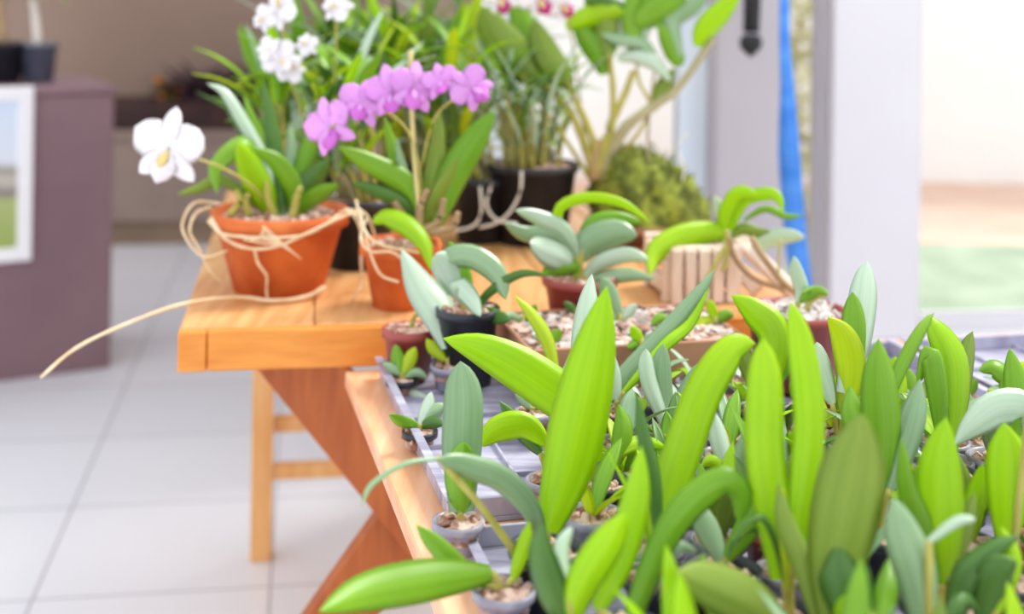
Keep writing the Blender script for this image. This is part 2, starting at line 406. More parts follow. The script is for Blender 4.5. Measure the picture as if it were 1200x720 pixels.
# pots on the cabinet
for (px,rr,hh,mt,lab,sd) in ((48,.06,.125,'greypot','slate-grey round pot with a pale bare trunk, on the cabinet top near its right end',1),
                         (8,.062,.13,'black','black pot on the cabinet top, left of the slate-grey pot',2)):
    Y=cr.y+.1+(0 if sd==1 else -.05); c=P(px,104,Y); base=V((c.x,Y,ct+.001)); rd=random.Random(sd)
    t=thing('potted_plant',lab,'potted plant',base)
    MB().lathe(potprof(rr*.8,rr,hh),c=base).build('pot',M[mt],t)
    MB().lathe([(.001,0),(rr*.92,0),(rr*.9,.006),(.001,.01)],c=base+V((0,0,hh-.03))).build('soil',M['soil'],t)
    top=base+V((0,0,hh-.02))
    tip=P(32 if sd==1 else -6,-30,Y)
    MB().tube(smooth([top,P(42,30,Y) if sd==1 else top.lerp(tip,.5),tip],8),.014,.009).build('trunk',M['whiteroot'] if sd==1 else M['cane_brown'],t)
    for k in range(12):
        q=top.lerp(tip,rd.uniform(.5,1)); rleaf(t,q,rd.uniform(0,2*PI),rd.uniform(.1,.17),.022,rd.uniform(.2,1.2),1.2,L['olive'],'lance')
# counter along the back wall
k0=(on(135,303,0)-BW); cx0=k0.dot(EX)-.5; cy0=k0.dot(EY); CL=min(2.0,(s_l-.13)-bx-cx0-.03); print('CY0',cy0,'CL',CL)
zc=P(200,167,(BW+EX*(cx0+.6)+EY*cy0).y).z
t=thing('back_counter','low brown counter standing along the back wall behind the cabinet','counter',BW+EX*(cx0+.9)+EY*(cy0+.15))
b=MB(); rbox(b,BW,cx0,cx0+CL,cy0,-.004,.11,zc-.03,.002); b.build('body',M['counter'],t,smooth_=False)
b=MB(); rbox(b,BW,cx0+.02,cx0+CL-.02,cy0+.03,-.004,0,.11); b.build('plinth',M['plinth'],t,smooth_=False)
b=MB(); rbox(b,BW,cx0-.01,cx0+CL+.01,cy0-.02,-.004,zc-.03,zc,.004); b.build('top',M['counter'],t,smooth_=False)
q0=P(120,160,5.8); q1=P(300,160,5.83)
t0=BW+EX*((q0-BW).dot(EX))+EY*(cy0+.06); LX=(q1-q0).dot(EX)
t=thing('planter_box','long dark brown planter box on the counter at the back wall','planter',t0+EX*LX/2+EZ*zc)
b=MB()
rbox(b,t0,0,LX,0,.015,zc+.001,zc+.14,.003); rbox(b,t0,0,LX,.17,.185,zc+.001,zc+.14,.003)
rbox(b,t0,0,.015,.016,.169,zc+.001,zc+.14); rbox(b,t0,LX-.015,LX,.016,.169,zc+.001,zc+.14); rbox(b,t0,.015,LX-.015,.016,.169,zc+.001,zc+.02)
b.build('box',M['planter'],t,smooth_=False)
b=MB(); rbox(b,t0,.016,LX-.016,.016,.169,zc+.021,zc+.12); b.build('soil',M['soil'],t,smooth_=False)
def tuft(px,py,w,hgt,mat,name,label,n,seed,flow=None):
    rd=random.Random(seed); Y=5.92; c=P(px,py,Y); base=V((c.x,t0.y+ (c.x-t0.x)*EX.y/EX.x+.09,zc+.121))
    t=thing(name,label,'plant',base)
    for k in range(n):
        az=rd.uniform(0,2*PI); rleaf(t,base+V((rd.uniform(-w,w)*.4,rd.uniform(-.03,.03),0)),az,hgt*rd.uniform(.7,1.2),.03,rd.uniform(.5,1.3),1.0,mat,'lance',n=6,m=2)
    if flow:
        for k in range(9):
            p=base+V((rd.uniform(-.06,.06),rd.uniform(-.05,0),hgt*rd.uniform(.25,.75))); b=MB()
            for j in range(7):
                a=j*2*PI/7; d=V((math.cos(a),-.3,math.sin(a)))
                b.leaf([p,p+d*.026],.018,lambda t_,g:V((0,1,0)).cross(g),'oval',n=4,m=2)
            b.build('flower',flow,t)
tuft(186,122,.08,.13,L['dark'],'marigold_plant','small plant with orange flowers at the left of the planter box',16,5,M['orange'])
tuft(212,118,.14,.24,M['purpleleaf'],'purple_leaf_plant','dark purple-leaved plant in the middle of the planter box',60,6)
tuft(238,120,.06,.14,M['redleaf'],'red_leaf_plant','low dark red-leaved plant between two purple ones in the planter box',14,8)
tuft(264,118,.12,.23,M['purpleleaf'],'purple_leaf_plant','dark purple-leaved plant at the right end of the planter box',60,7)

# ------------------------------------------------------------------ far table (pine, trestle ends)
ZT=.75
f0=on(221,401,ZT)+EY*.022; 
TW=.93; TL=1.2
f0.z=0; cen=f0+EX*TW/2+EY*TL/2
t=thing('wooden_table','orange pine table with crossed front legs carrying the flowering orchids','table',V((cen.x,cen.y,0)))
b=MB(); th=.056
pl=5; pw=(TW-.006)/pl
b=MB()
for i in range(pl): rbox(b,f0,.0+i*(TW/pl),(i+1)*(TW/pl)-.0012,.0,TL,ZT-th,ZT,.003)
b.build('tabletop',M['wood'],t,smooth_=False)
b=MB(); rbox(b,f0,.0,.038,-.022,-.001,ZT-th,ZT-.0005,.002); rbox(b,f0,.039,TW,-.02,-.001,ZT-th,ZT-.0005,.002); b.build('end_board',M['wood_end'],t,smooth_=False)
YX=f0.y+.12
def beam(p,q,wd,dp,name,mat,yoff=0):
    p=V(p);q=V(q); d=(q-p).normalized(); n=V((-math.sin(A9),math.cos(A9),0)); n=(n-d*n.dot(d)).normalized(); s_=d.cross(n)
    return MB().frame_box((p+q)/2+n*yoff,s_,n,d,wd/2,dp/2,(q-p).length/2,.003).build(name,mat,t,smooth_=False)
def xpt(px,py):  # on the plane of the front trestle
    k=(px-600); Y=YX
    for _ in range(8):
        p=P(px,py,Y); Y=YX+(p.x-f0.x)*EX.y/EX.x
    return P(px,py,Y)
def zset(a,b_,z):
    k=(z-a.z)/(b_.z-a.z); return a+(b_-a)*k
a1,a2=xpt(372,440),xpt(512,602); c1,c2=xpt(512,602),xpt(418,745)
beam(zset(a1,a2,ZT-th-.001),zset(a1,a2,.001),.103,.035,'leg',M['wood_leg'])
beam(zset(c1,c2,ZT-th-.001),zset(c1,c2,.001),.092,.035,'leg',M['wood_leg'],.037)
lb=on(326,668,0)
rl=(lb-f0); lx=rl.dot(EX); ly=rl.dot(EY)
for xx in (lx,TW-.12):
    b=MB(); rbox(b,f0,xx-.022,xx+.022,ly,ly+.045,0,ZT-th-.001,.003); b.build('leg',M['wood_pale'],t,smooth_=False)
for z0,yy in ((.168,.01),(.262,.03)):
    b=MB(); rbox(b,f0,lx+.023,TW-.143,ly+yy,ly+yy+.02,z0,z0+.033,.002); b.build('stretcher',M['wood_pale'],t,smooth_=False)

# ------------------------------------------------------------------ near table with trays
ZN=.69
AN=on(418,440,ZN); BN=on(516,662,ZN); D=(BN-AN).normalized(); R=V((-D.y,D.x,0))
def N(u,v,z=0): return AN+R*u+D*v+EZ*z
def nbox(b,u0,u1,v0,v1,z0,z1,bev=0):
    c=AN+R*(u0+u1)/2+D*(v0+v1)/2; c.z=(z0+z1)/2
    return b.frame_box(c,R,-D,EZ,(u1-u0)/2,(v1-v0)/2,(z1-z0)/2,bev)
NW=1.2; NL=1.25
t=thing('potting_table','pale wood potting table in the foreground covered by trays of seedlings','table',V((N(NW/2,NL/2).x,N(NW/2,NL/2).y,0)))
b=MB()
for i in range(6): nbox(b,i*NW/6,(i+1)*NW/6-.002,.004,NL,ZN-.022,ZN,.002)
b.build('tabletop',M['edge_wood'],t,smooth_=False)
for u,v in ((.30,.3),(NW-.1,.3),(.30,NL-.1),(NW-.1,NL-.1)):
    b=MB(); nbox(b,u,u+.045,v,v+.045,0,ZN-.023,.003); b.build('leg',M['wood_pale'],t,smooth_=False)
ZTR=ZN+.012
trays=[]
def tray(u0,v0,w,l,lab,first=None):
    t=thing('seedling_tray',lab,'tray',N(u0+w/2,v0+l/2,0),'grey plastic trays on the potting table')
    b=MB(); g=.004
    nbox(b,u0,u0+w,v0,v0+l,ZN+.0005,ZN+.006,.001)
    for uu in (u0,u0+w-g): nbox(b,uu,uu+g,v0,v0+l,ZN+.006,ZN+.026,.001)
    for vv in (v0,v0+l-g): nbox(b,u0+g,u0+w-g,vv,vv+g,ZN+.006,ZN+.026,.001)
    n=4; m_=int(l/(w/n))
    for i in range(1,n): nbox(b,u0+i*w/n-.0015,u0+i*w/n+.0015,v0+g,v0+l-g,ZN+.006,ZN+.0115)
    for j in range(1,m_): nbox(b,u0+g,u0+w-g,v0+j*l/m_-.0015,v0+j*l/m_+.0015,ZN+.006,ZN+.0112)
    nbox(b,u0-.006,u0+g,v0-.006,v0+l+.006,ZN+.026,ZN+.028); nbox(b,u0+w-g,u0+w+.006,v0-.006,v0+l+.006,ZN+.026,ZN+.028)
    b.build('tray_body',M['tray'],t,smooth_=False)
TRW=.36
for i,lab in enumerate(('left','middle','right')):
    for j,lab2 in enumerate(('back','front')):
        tray(.042+i*.385,((.045,.095,.095)[i] if j==0 else .61),TRW,.50 if j==0 else .56,f'grey plastic seedling tray, {lab} one of the {lab2} row on the potting table')

# ------------------------------------------------------------------ plant kit
def chips(r,n,seed,s=.008,sq=False):
    rd=random.Random(seed); b=MB()
    b.lathe([(.001,-.012),(r*.98,-.012),(r*.98,-.004),(.001,.001)],n=14)
    for k in range(n):
        a=rd.uniform(0,2*PI); q=r*.93*rd.random()**.5
        c=V((q*math.cos(a),q*math.sin(a),rd.uniform(-.003,.004)))
        R_=Matrix.Rotation(rd.uniform(0,6),3,'Z')@Matrix.Rotation(rd.uniform(-.8,.8),3,'X')@Matrix.Rotation(rd.uniform(-.8,.8),3,'Y')
        b.frame_box(c,R_@V((1,0,0)),R_@V((0,1,0)),R_@V((0,0,1)),s*rd.uniform(.5,1.1),s*rd.uniform(.3,.7),s*rd.uniform(.2,.45),s*.12)
    return b
CH={}
def add_chips(t,r,z,mat='bark',n=70,s=.008):
    key=(round(r,3),mat)
    if key not in CH:
        o=chips(r,n,len(CH)+3,s).build('potting_bark',M[mat],t,loc=(0,0,0),smooth_=False); CH[key]=o.data
    else:
        o=bpy.data.objects.new('potting_bark',CH[key]); C.objects.link(o)
    o.parent=t; o.location=(0,0,z); o['kind']='stuff'; return o
PM={}
def add_pot(t,r0,r1,h,mat,rim=.008,wall=.003,rimw=.003,n=24):
    key=(r0,r1,h,mat)
    if key not in PM:
        o=MB().lathe(potprof(r0,r1,h,rim,wall,rimw),n=n).build('pot',M[mat],t,loc=(0,0,0)); PM[key]=o.data; o.location=(0,0,0)
    else:
        o=bpy.data.objects.new('pot',PM[key]); C.objects.link(o)
    o.parent=t; o.location=(0,0,0); return o
def hl(parent,pts,w,mat,Yb,Yt,prof='lance',tw=0,cup=.42,name='leaf',label=None,th=.0014,ruffle=0,n=16,m=6):
    """hero leaf: pts tip->base as photo pixels, depths base Yb, tip Yt"""
    pts=pts[::-1]; K=len(pts)-1
    p3=[P(x,y,Yb+(Yt-Yb)*(i/K)) for i,(x,y) in enumerate(pts)]
    wm=w*(Yb+Yt)/2/F
    cam=V((0,0,H))
    def side(t_,g):
        p=p3[0].lerp(p3[-1],t_); vw=(cam-p).normalized()
        s_=g.cross(vw)
        if s_.length<.05: s_=V((1,0,0))
        s_.normalize(); return Matrix.Rotation(tw,3,g)@s_
    b=MB().leaf(p3,wm,side,prof,-cup,th,n,m,ruffle=ruffle)
    return b.build(name,L[mat] if isinstance(mat,str) else mat,parent,label=label)
used=[]
def seedling(bx,by,label,leaves,pot='black',r=.03,h=.05,zt=ZTR,cane=True,name='orchid_seedling',cat='orchid seedling',nch=60,bark='bark'):
    c=on(bx,by,zt+h); base=V((c.x,c.y,zt+.0005)); used.append((c.x,c.y,r))
    t=thing(name,label,cat,base,'orchid plants on the potting table' if name=='orchid_seedling' else None)
    add_pot(t,r*.78,r,h,pot); add_chips(t,r*.93,h-.006,bark,nch,.007)
    for lf in leaves:
        pts,w,mat,dt=lf[:4]; kw=lf[4] if len(lf)>4 else {}
        Yb=c.y+kw.pop('db',0)
        last=pts[-1]; core=P(last[0],last[1],Yb); 
        hl(t,pts,w,mat,Yb,Yb+dt,**kw)
        # short cane joining leaf foot to the bark
        foot=V((c.x+(core.x-c.x)*.25,c.y+(Yb-c.y)*.3,zt+h-.004))
        if (core-foot).length>.006:
            MB().tube(smooth([foot,foot.lerp(core,.5)+V((0,0,.004)),core],5),.0034,.0028,7,.08).build('cane',M['cane'],t)
    return t

# ------------------------------------------------------------------ foreground plants traced one by one
seedling(660,640,'tall bright yellow-green broad blade standing upright left of centre, with a grey arching leaf',[
  ([(722,332),(712,400),(698,480),(684,550),(662,622)],70,'bright',.02,dict(prof='lance',tw=.2,cup=.3)),
  ([(442,598),(452,572),(490,546),(530,539)],11,'grey',-.05,dict(tw=.9,prof='strap',db=-.05)),
  ([(530,540),(565,551),(605,566),(636,596),(650,626)],34,'grey',-.06,dict(tw=-.5,prof='strap')),
  ([(618,640),(628,660),(622,700)],16,'mid',-.02,dict()),
  ])
seedling(716,560,'plant with one bright leaf stretched far left beside the tall blade, pale leaf behind',[
  ([(532,399),(580,414),(640,446),(690,486),(712,540)],58,'bright',.0,dict(tw=-.35,prof='lance',cup=.35)),
  ([(704,318),(702,360),(700,420),(704,500)],34,'pale',.05,dict(prof='lance',tw=.3)),
  ([(740,470),(748,500),(738,545)],26,'mid',.02,dict(tw=.4)),
  ([(800,520),(775,512),(745,520),(722,548)],22,'bright',.03,dict(tw=-.5)),
  ])
seedling(556,612,'grey-green strap leaf standing upright at the left, topped by a pale pointed leaf',[
  ([(553,425),(558,470),(558,530),(560,602)],48,'grey',.03,dict(prof='strap',tw=.1,cup=.12)),
  ([(560,520),(557,560),(560,604)],38,'mid',-.02,dict(prof='oval')),
  ([(545,560),(552,590),(558,606)],14,'olive',.0,dict()),
  ],pot='clearpot',r=.022,h=.03)
seedling(540,430,'plant with a pale whitish-green pointed leaf leaning left over the maroon pot',[
  ([(480,296),(505,338),(530,372),(540,410)],46,'pale',.06,dict(prof='lance',tw=.35,cup=.3)),
  ([(560,392),(552,404),(541,418)],16,'yellow',0,dict()),
  ([(512,400),(522,412),(536,424)],16,'yellow',0,dict()),
  ],pot='clearpot',r=.022,h=.03)
seedling(662,560,'low plant with a rounded bright leaf behind the grey arching leaf',[
  ([(578,524),(600,506),(630,502),(656,520)],36,'bright',-.02,dict(prof='oval',tw=-.4)),
  ([(600,470),(625,500),(650,530)],22,'dark',.02,dict()),
  ],pot='clearpot',r=.022,h=.03)
seedling(612,690,'plant at the bottom left with one long dark green leaf lying across the table edge',[
  ([(396,724),(450,698),(530,680),(598,672)],50,'mid',-.1,dict(prof='lance',tw=.15,cup=.3)),
  ([(507,618),(526,640),(556,668),(592,688)],28,'mid',.0,dict(tw=-.5)),
  ([(640,610),(634,640),(622,680)],20,'bright',.02,dict()),
  ([(600,712),(605,700),(612,690)],18,'yellow',.0,dict()),
  ],pot='clearpot',r=.024,h=.03)
seedling(796,670,'plant with a long leaning bright leaf whose pale tip folds over, centre foreground',[
  ([(898,394),(872,404),(842,452),(820,520),(800,590),(796,640)],48,'bright',.08,dict(prof='strap',tw=.35,cup=.3)),
  ([(760,455),(770,500),(785,560),(793,640)],20,'dark',.02,dict(tw=.3)),
  ])
seedling(760,735,'plant with a dark-edged green leaf arching right to a drooping grey tip',[
  ([(884,606),(884,572),(862,560),(824,590),(790,646),(765,720)],38,'mid',.04,dict(prof='strap',tw=.3,cup=.35)),
  ([(768,518),(762,580),(745,650),(722,712)],40,'bright',.02,dict(prof='lance',tw=-.2)),
  ([(838,640),(812,640),(785,680),(768,722)],24,'grey',.03,dict(tw=.5)),
  ])
seedling(700,745,'plant at the bottom centre with a bright leaf leaning right across its neighbours',[
  ([(752,598),(735,630),(706,680),(690,735)],44,'bright',-.02,dict(prof='lance',tw=.2)),
  ([(655,610),(652,650),(668,700),(690,735)],44,'dark',.0,dict(prof='lance',tw=-.5)),
  ([(690,615),(680,650),(690,700)],26,'pale',.03,dict(prof='oval',tw=.6)),
  ])
seedling(948,715,'tallest pair of upright yellow-green blades on a yellowish cane, right of centre',[
  ([(938,344),(951,400),(962,480),(958,560),(948,650)],38,'bright',.05,dict(prof='strap',tw=-.2,cup=.4)),
  ([(907,388),(912,440),(915,520),(928,600),(940,670)],48,'bright',.02,dict(prof='strap',tw=.25,cup=.4)),
  ([(935,560),(938,620),(945,700)],12,'yellow',-.02,dict(prof='strap')),
  ([(876,640),(890,606),(915,598),(935,640),(944,690)],12,'dark',-.02,dict(tw=.7)),
  ])
seedling(985,750,'broad rounded olive leaf standing in front of smaller leaves at the bottom right',[
  ([(1026,472),(1018,530),(1004,610),(988,715)],82,'olive',.0,dict(prof='lance',tw=-.15,cup=.18)),
  ([(930,555),(938,600),(960,650),(980,720)],26,'olive',.03,dict()),
  ])
seedling(1030,772,'dark green folded leaf with a small bright leaf before it at the bottom edge',[
  ([(1002,622),(1020,660),(1038,740)],72,'dark',.03,dict(prof='lance',tw=.5,cup=.6)),
  ([(1014,684),(1018,710),(1024,750)],38,'bright',.0,dict(prof='lance')),
  ([(1062,640),(1060,680),(1044,750)],30,'mid',.05,dict(prof='lance')),
  ])
seedling(1112,760,'narrow grey-green leaf leaning left in front of the broad bright right-hand blade',[
  ([(1064,570),(1078,610),(1098,660),(1110,740)],54,'grey',.0,dict(prof='lance',tw=.4,cup=.3)),
  ([(1162,592),(1140,596),(1108,620)],12,'pale',.0,dict(prof='strap')),
  ([(1170,700),(1150,690),(1125,720)],22,'dark',.02,dict()),
  ])
seedling(1125,690,'broad bright green blade standing upright at the right beside narrow grey leaves',[
  ([(1124,474),(1118,530),(1120,600),(1126,670)],58,'bright',.02,dict(prof='lance',tw=.1,cup=.2)),
  ([(1072,500),(1080,560),(1105,620),(1120,670)],30,'mid',.02,dict(prof='lance',tw=-.3)),
  ([(1160,560),(1150,600),(1135,660)],22,'olive',.02,dict(prof='lance')),
  ])
seedling(1175,735,'dark green arching leaves low at the right edge of the photo',[
  ([(1215,610),(1185,622),(1150,655),(1140,700),(1160,735)],34,'dark',.02,dict(prof='lance',tw=-.5)),
  ([(1212,640),(1190,660),(1175,720)],44,'dark',.0,dict(prof='lance',tw=.4)),
  ([(1192,600),(1205,640),(1190,700)],26,'bright',.03,dict(prof='lance')),
  ])
seedling(1198,660,'bright upright blade at the right edge behind dark arching leaves',[
  ([(1192,478),(1196,530),(1198,620)],54,'bright',.02,dict(prof='lance',tw=-.2)),
  ([(1136,512),(1160,480),(1185,462),(1222,450)],0.1,'pale',0,dict()),
  ],r=.028)
seedling(1215,560,'pale grey-green leaf crossing in from the right edge',[
  ([(1134,506),(1160,480),(1190,462),(1225,470),(1222,530)],44,'pale',-.03,dict(prof='lance',tw=-.3,cup=.3)),
  ([(1196,390),(1205,440),(1212,520)],30,'mid',.03,dict(prof='lance')),
  ])
seedling(1045,610,'plant with a dark narrow stalk-like leaf leaning right toward the window',[
  ([(1106,352),(1090,380),(1066,430),(1045,490),(1030,560)],20,'mid',.06,dict(prof='strap',tw=.6)),
  ([(1042,384),(1046,430),(1052,500),(1048,580)],48,'mid',.03,dict(prof='lance',tw=.3)),
  ([(1092,430),(1080,480),(1060,560)],36,'grey',.04,dict(prof='lance',tw=-.4)),
  ([(1010,440),(1016,480),(1040,580)],30,'mid',.04,dict(prof='lance')),
  ])
seedling(1000,500,'yellow-margined leaf and tall pale rounded leaf against the white window post',[
  ([(1026,293),(1024,335),(1018,385),(1006,450)],36,'pale',.07,dict(prof='strap',tw=.3,cup=.3)),
  ([(1010,330),(1012,370),(1010,420),(1004,470)],30,'mid',.04,dict(prof='strap')),
  ([(982,360),(1000,385),(1008,425),(1002,472)],38,'yellow',.0,dict(prof='lance',tw=-.3)),
  ([(970,390),(975,420),(990,462)],26,'pale',.02,dict(prof='oval')),
  ],r=.026)
seedling(1130,540,'upright yellow-green leaf with a drooping pale tip near the window sill',[
  ([(1098,354),(1112,372),(1130,404),(1134,450),(1130,510)],40,'bright',.05,dict(prof='lance',tw=.3)),
  ([(1152,372),(1146,410),(1140,460),(1132,515)],26,'olive',.05,dict(prof='strap',tw=.5)),
  ([(1088,440),(1102,400),(1112,440),(1122,512)],26,'mid',.03,dict(prof='lance')),
  ])
seedling(1188,470,'small plant with rounded green leaves in a brown clay pot by the sill',[
  ([(1160,418),(1178,412),(1196,428),(1192,452)],26,'mid',.02,dict(prof='oval',tw=.5)),
  ([(1215,405),(1206,424),(1194,455)],24,'yellow',.02,dict(prof='oval')),
  ([(1172,440),(1180,448),(1188,458)],14,'yellow',0,dict(prof='oval')),
  ],pot='brownpot',r=.028,h=.045)
seedling(740,478,'plant with a grey-green leaf slanting up right behind the tall blade',[
  ([(848,308),(825,348),(785,400),(742,448),(736,466)],30,'grey',.08,dict(prof='lance',tw=.3)),
  ([(842,330),(820,372),(790,400),(745,455)],16,'bright',.06,dict(prof='lance',tw=-.4)),
  ([(722,400),(730,430),(738,466)],20,'pale',.02,dict(prof='lance')),
  ],r=.026,h=.045)
seedling(668,455,'thin lime-green spear leaf rising left of the tall broad blade',[
  ([(614,346),(636,368),(655,398),(667,440)],18,'yellow',.03,dict(prof='lance',tw=.3)),
  ([(696,398),(688,420),(672,446)],18,'pale',.02,dict(prof='oval')),
  ([(640,432),(650,436),(664,448)],16,'mid',.0,dict(prof='oval')),
  ],r=.025,h=.04)
seedling(905,470,'plant with a wide yellow-green leaf leaning left toward the small clay pots',[
  ([(868,338),(895,358),(918,385),(915,450)],40,'bright',.04,dict(prof='lance',tw=-.2,cup=.4)),
  ([(905,352),(925,368),(936,410),(912,455)],28,'mid',.03,dict(prof='lance',tw=.4)),
  ([(866,395),(885,410),(902,455)],22,'olive',.02,dict(prof='lance')),
  ],r=.026,h=.045)
seedling(800,500,'plant with a bluish grey upright leaf in the middle of the seedlings',[
  ([(790,398),(788,430),(792,470),(798,492)],26,'grey',.03,dict(prof='strap')),
  ([(770,404),(776,440),(795,490)],22,'pale',.02,dict(prof='strap',tw=.4)),
  ([(830,420),(820,455),(804,490)],24,'grey',.02,dict(prof='lance')),
  ([(846,448),(826,462),(806,492)],20,'mid',.02,dict(prof='lance')),
  ],r=.026,h=.045)
seedling(872,560,'low plant with glaucous leaves between the two long bright blades',[
  ([(852,476),(862,510),(872,548)],26,'pale',.02,dict(prof='oval',tw=.5)),
  ([(895,492),(888,520),(876,550)],22,'grey',.0,dict(prof='lance')),
  ([(838,540),(852,534),(870,552)],16,'bright',.0,dict(prof='lance')),
  ])
seedling(868,660,'low plant with bright and dark leaves below the drooping grey leaf tip',[
  ([(912,560),(900,600),(872,648)],30,'mid',.0,dict(prof='lance')),
  ([(835,580),(846,610),(866,650)],30,'grey',.02,dict(prof='lance')),
  ([(930,625),(905,610),(885,625),(870,652)],12,'dark',-.0,dict(prof='lance')),
  ])
seedling(880,760,'olive leaf lying across the bottom edge of the photo, right of centre',[
  ([(814,664),(850,676),(905,700),(950,735)],60,'olive',-.03,dict(prof='lance',tw=.2,cup=.3,db=-.0)),
  ([(842,640),(855,690),(876,745)],26,'mid',.03,dict(prof='lance')),
  ])
seedling(508,508,'tiny seedling with flat green leaves alone on the grey tray',[
  ([(472,490),(486,500),(506,504)],18,'mid',-.02,dict(prof='oval',tw=-.7)),
  ([(540,478),(526,486),(508,502)],20,'grey',.02,dict(prof='oval',tw=.3)),
  ([(520,462),(516,480),(508,500)],16,'pale',.02,dict(prof='oval')),
  ([(536,500),(522,498),(508,504)],14,'dark',-.01,dict(prof='oval')),
  ],r=.018,h=.012,nch=30)
seedling(485,448,'small upright yellow-green seedling beside the corner of the pine table',[
  ([(476,408),(480,425),(484,442)],18,'mid',.01,dict(prof='oval')),
  ([(500,410),(494,425),(486,442)],18,'yellow',.01,dict(prof='oval')),
  ([(462,430),(474,436),(484,444)],12,'grey',0,dict(prof='oval')),
  ([(516,446),(502,440),(488,446)],12,'grey',0,dict(prof='oval')),
  ([(520,470),(500,462),(487,450)],14,'pale',-.02,dict(prof='oval',tw=-.6)),
  ],r=.018,h=.012,nch=30)
for bx,by,lab,lv in [
 (1090,462,'small seedling with a dark folded leaf below the window sill, left of the drooping tip',[([(1075,416),(1080,436),(1088,456)],22,'mid',.02),([(1112,424),(1104,440),(1093,456)],20,'olive',.01),([(1064,446),(1074,448),(1086,458)],14,'grey',-.01)]),
 (1158,500,'small grey-leaved seedling behind the broad bright right-hand blade',[([(1146,440),(1150,470),(1157,494)],22,'grey',.02),([(1176,452),(1170,476),(1160,494)],20,'mid',.01)]),
 (1060,486,'yellow-green seedling between the pale rounded leaf and the stalk-like leaf',[([(1062,404),(1062,440),(1060,478)],30,'bright',.03),([(1084,450),(1076,464),(1064,480)],18,'mid',.0)]),
 (1225,500,'green seedling half outside the right edge by the clay-potted plant',[([(1180,440),(1196,460),(1218,492)],26,'mid',.0),([(1208,430),(1214,460),(1222,492)],26,'bright',.02)]),
 (1142,452,'tiny pale seedling at the window end of the right-hand tray',[([(1128,420),(1134,432),(1141,446)],14,'pale',.01),([(1158,428),(1152,438),(1144,447)],14,'mid',.0),([(1124,440),(1132,440),(1140,447)],12,'dark',-.01)]),
 (1040,446,'tiny bushy seedling right of the maroon pebble-topped pot',[([(1022,418),(1030,430),(1038,440)],14,'mid',.01),([(1058,418),(1050,430),(1042,440)],14,'grey',.0),([(1042,406),(1041,424),(1040,440)],14,'bright',0)]),
 (958,468,'low seedling with short leaves below the maroon pebble-topped pot',[([(940,438),(948,450),(956,462)],16,'mid',.01),([(976,436),(968,448),(960,462)],16,'pale',.0),([(956,424),(957,444),(958,462)],16,'olive',0)]),
 (640,482,'low seedling between the long left-pointing leaf and the grey tray',[([(618,462),(628,466),(638,478)],16,'grey',.01),([(660,460),(652,468),(642,478)],16,'mid',.0),([(640,498),(638,490),(640,480)],14,'dark',-.02)]),
 ]: seedling(bx,by,lab,[l_+(dict(prof='oval'),) for l_ in lv],pot='clearpot',r=.021,h=.03,nch=40)
# remove the zero-width leaves used as spacers
for o in [o for o in bpy.data.objects if o.type=='MESH' and o.name.startswith('leaf') and max(o.dimensions)>0]:
    pass

# ------------------------------------------------------------------ filler seedlings (each its own plant)
def make_filler(kind,seed):
    rd=random.Random(seed)
    t=thing('orchid_seedling','','orchid seedling',V((0,0,0)))
    r=.024; h=.04
    add_pot(t,r*.78,r,h,rd.choice(['black','clearpot','clearpot','maroon'])); add_chips(t,r*.93,h-.006,'bark',60,.007)
    n=rd.randint(4,6)
    for k in range(n):
        az=k*2.4+rd.uniform(-.4,.4); 
        if kind=='low': Ln=rd.uniform(.035,.06); w=rd.uniform(.014,.02); el=rd.uniform(.5,1.2); dr=rd.uniform(.5,1.3); pf='oval'; mt=rd.choice(['grey','pale','mid','bright','pale'])
        elif kind=='tall': Ln=rd.uniform(.07,.12); w=rd.uniform(.016,.024); el=rd.uniform(1.05,1.45); dr=rd.uniform(.1,.6); pf='lance'; mt=rd.choice(['bright','mid','bright','grey','olive'])
        else: Ln=rd.uniform(.05,.085); w=rd.uniform(.014,.022); el=rd.uniform(.8,1.35); dr=rd.uniform(.3,1.0); pf='lance'; mt=rd.choice(['bright','mid','grey','dark','yellow'])
        rleaf(t,V((math.cos(az)*.004,math.sin(az)*.004,h-.002)),az,Ln,w,el,dr,L[mt],pf)
    return t
protos={k:[make_filler(k,s*7+i) for s in range(4)] for i,k in enumerate(('low','mid','tall'))}
NAMES={'low':'low glaucous rosette seedling','mid':'half-grown green seedling','tall':'upright leafy green seedling'}
spots=[]
rd=random.Random(21)
v=.06
row=0
while v<1.12:
    u=.09+(.028 if row%2 else 0)
    while u<NW-.04:
        p=N(u+rd.uniform(-.006,.006),v+rd.uniform(-.006,.006),0)
        px=600+p.x/p.y*F
        ok = all((p.x-x)**2+(p.y-y)**2>(.026+r_)**2 for x,y,r_ in used) and px<1290 and p.y>.86
        py=(H-.78)*F/p.y-25
        if px<650 and 415<py<680: ok=False      # bare tray at the left
        if px<560: ok=False
        if v<.275 and .165<u<.535: ok=False
        if px>1000 and v<.17: ok=False
        if py<404: ok=False
        if ok: spots.append((u,v,p,px,py)); used.append((p.x,p.y,.024))
        u+=.062
    v+=.062; row+=1
cnt={}
firsts=set()
for (u,v,p,px,py) in spots:
    kind='low' if py<455 else ('mid' if py<560 else 'tall')
    pr=rd.choice(protos[kind])
    zone=('near the left edge of the trays' if px<640 else 'around the foot of the tall broad blade' if px<760 else 'in the centre of the trays' if px<900 else 'behind the yellowish canes right of centre' if px<1040 else 'at the right below the window sill')
    depth='in the back rows' if py<440 else 'in the middle rows' if py<560 else 'in the front rows'
    lab=f'{NAMES[kind]} {zone}, {depth}'
    loc=V((p.x,p.y,ZTR+.0005))
    dup(pr,loc,rd.uniform(0,2*PI),rd.uniform(.9,1.1),lab,lab)
for l_ in protos.values():
    for t_ in l_:
        for ch in list(t_.children): bpy.data.objects.remove(ch)
        bpy.data.objects.remove(t_)

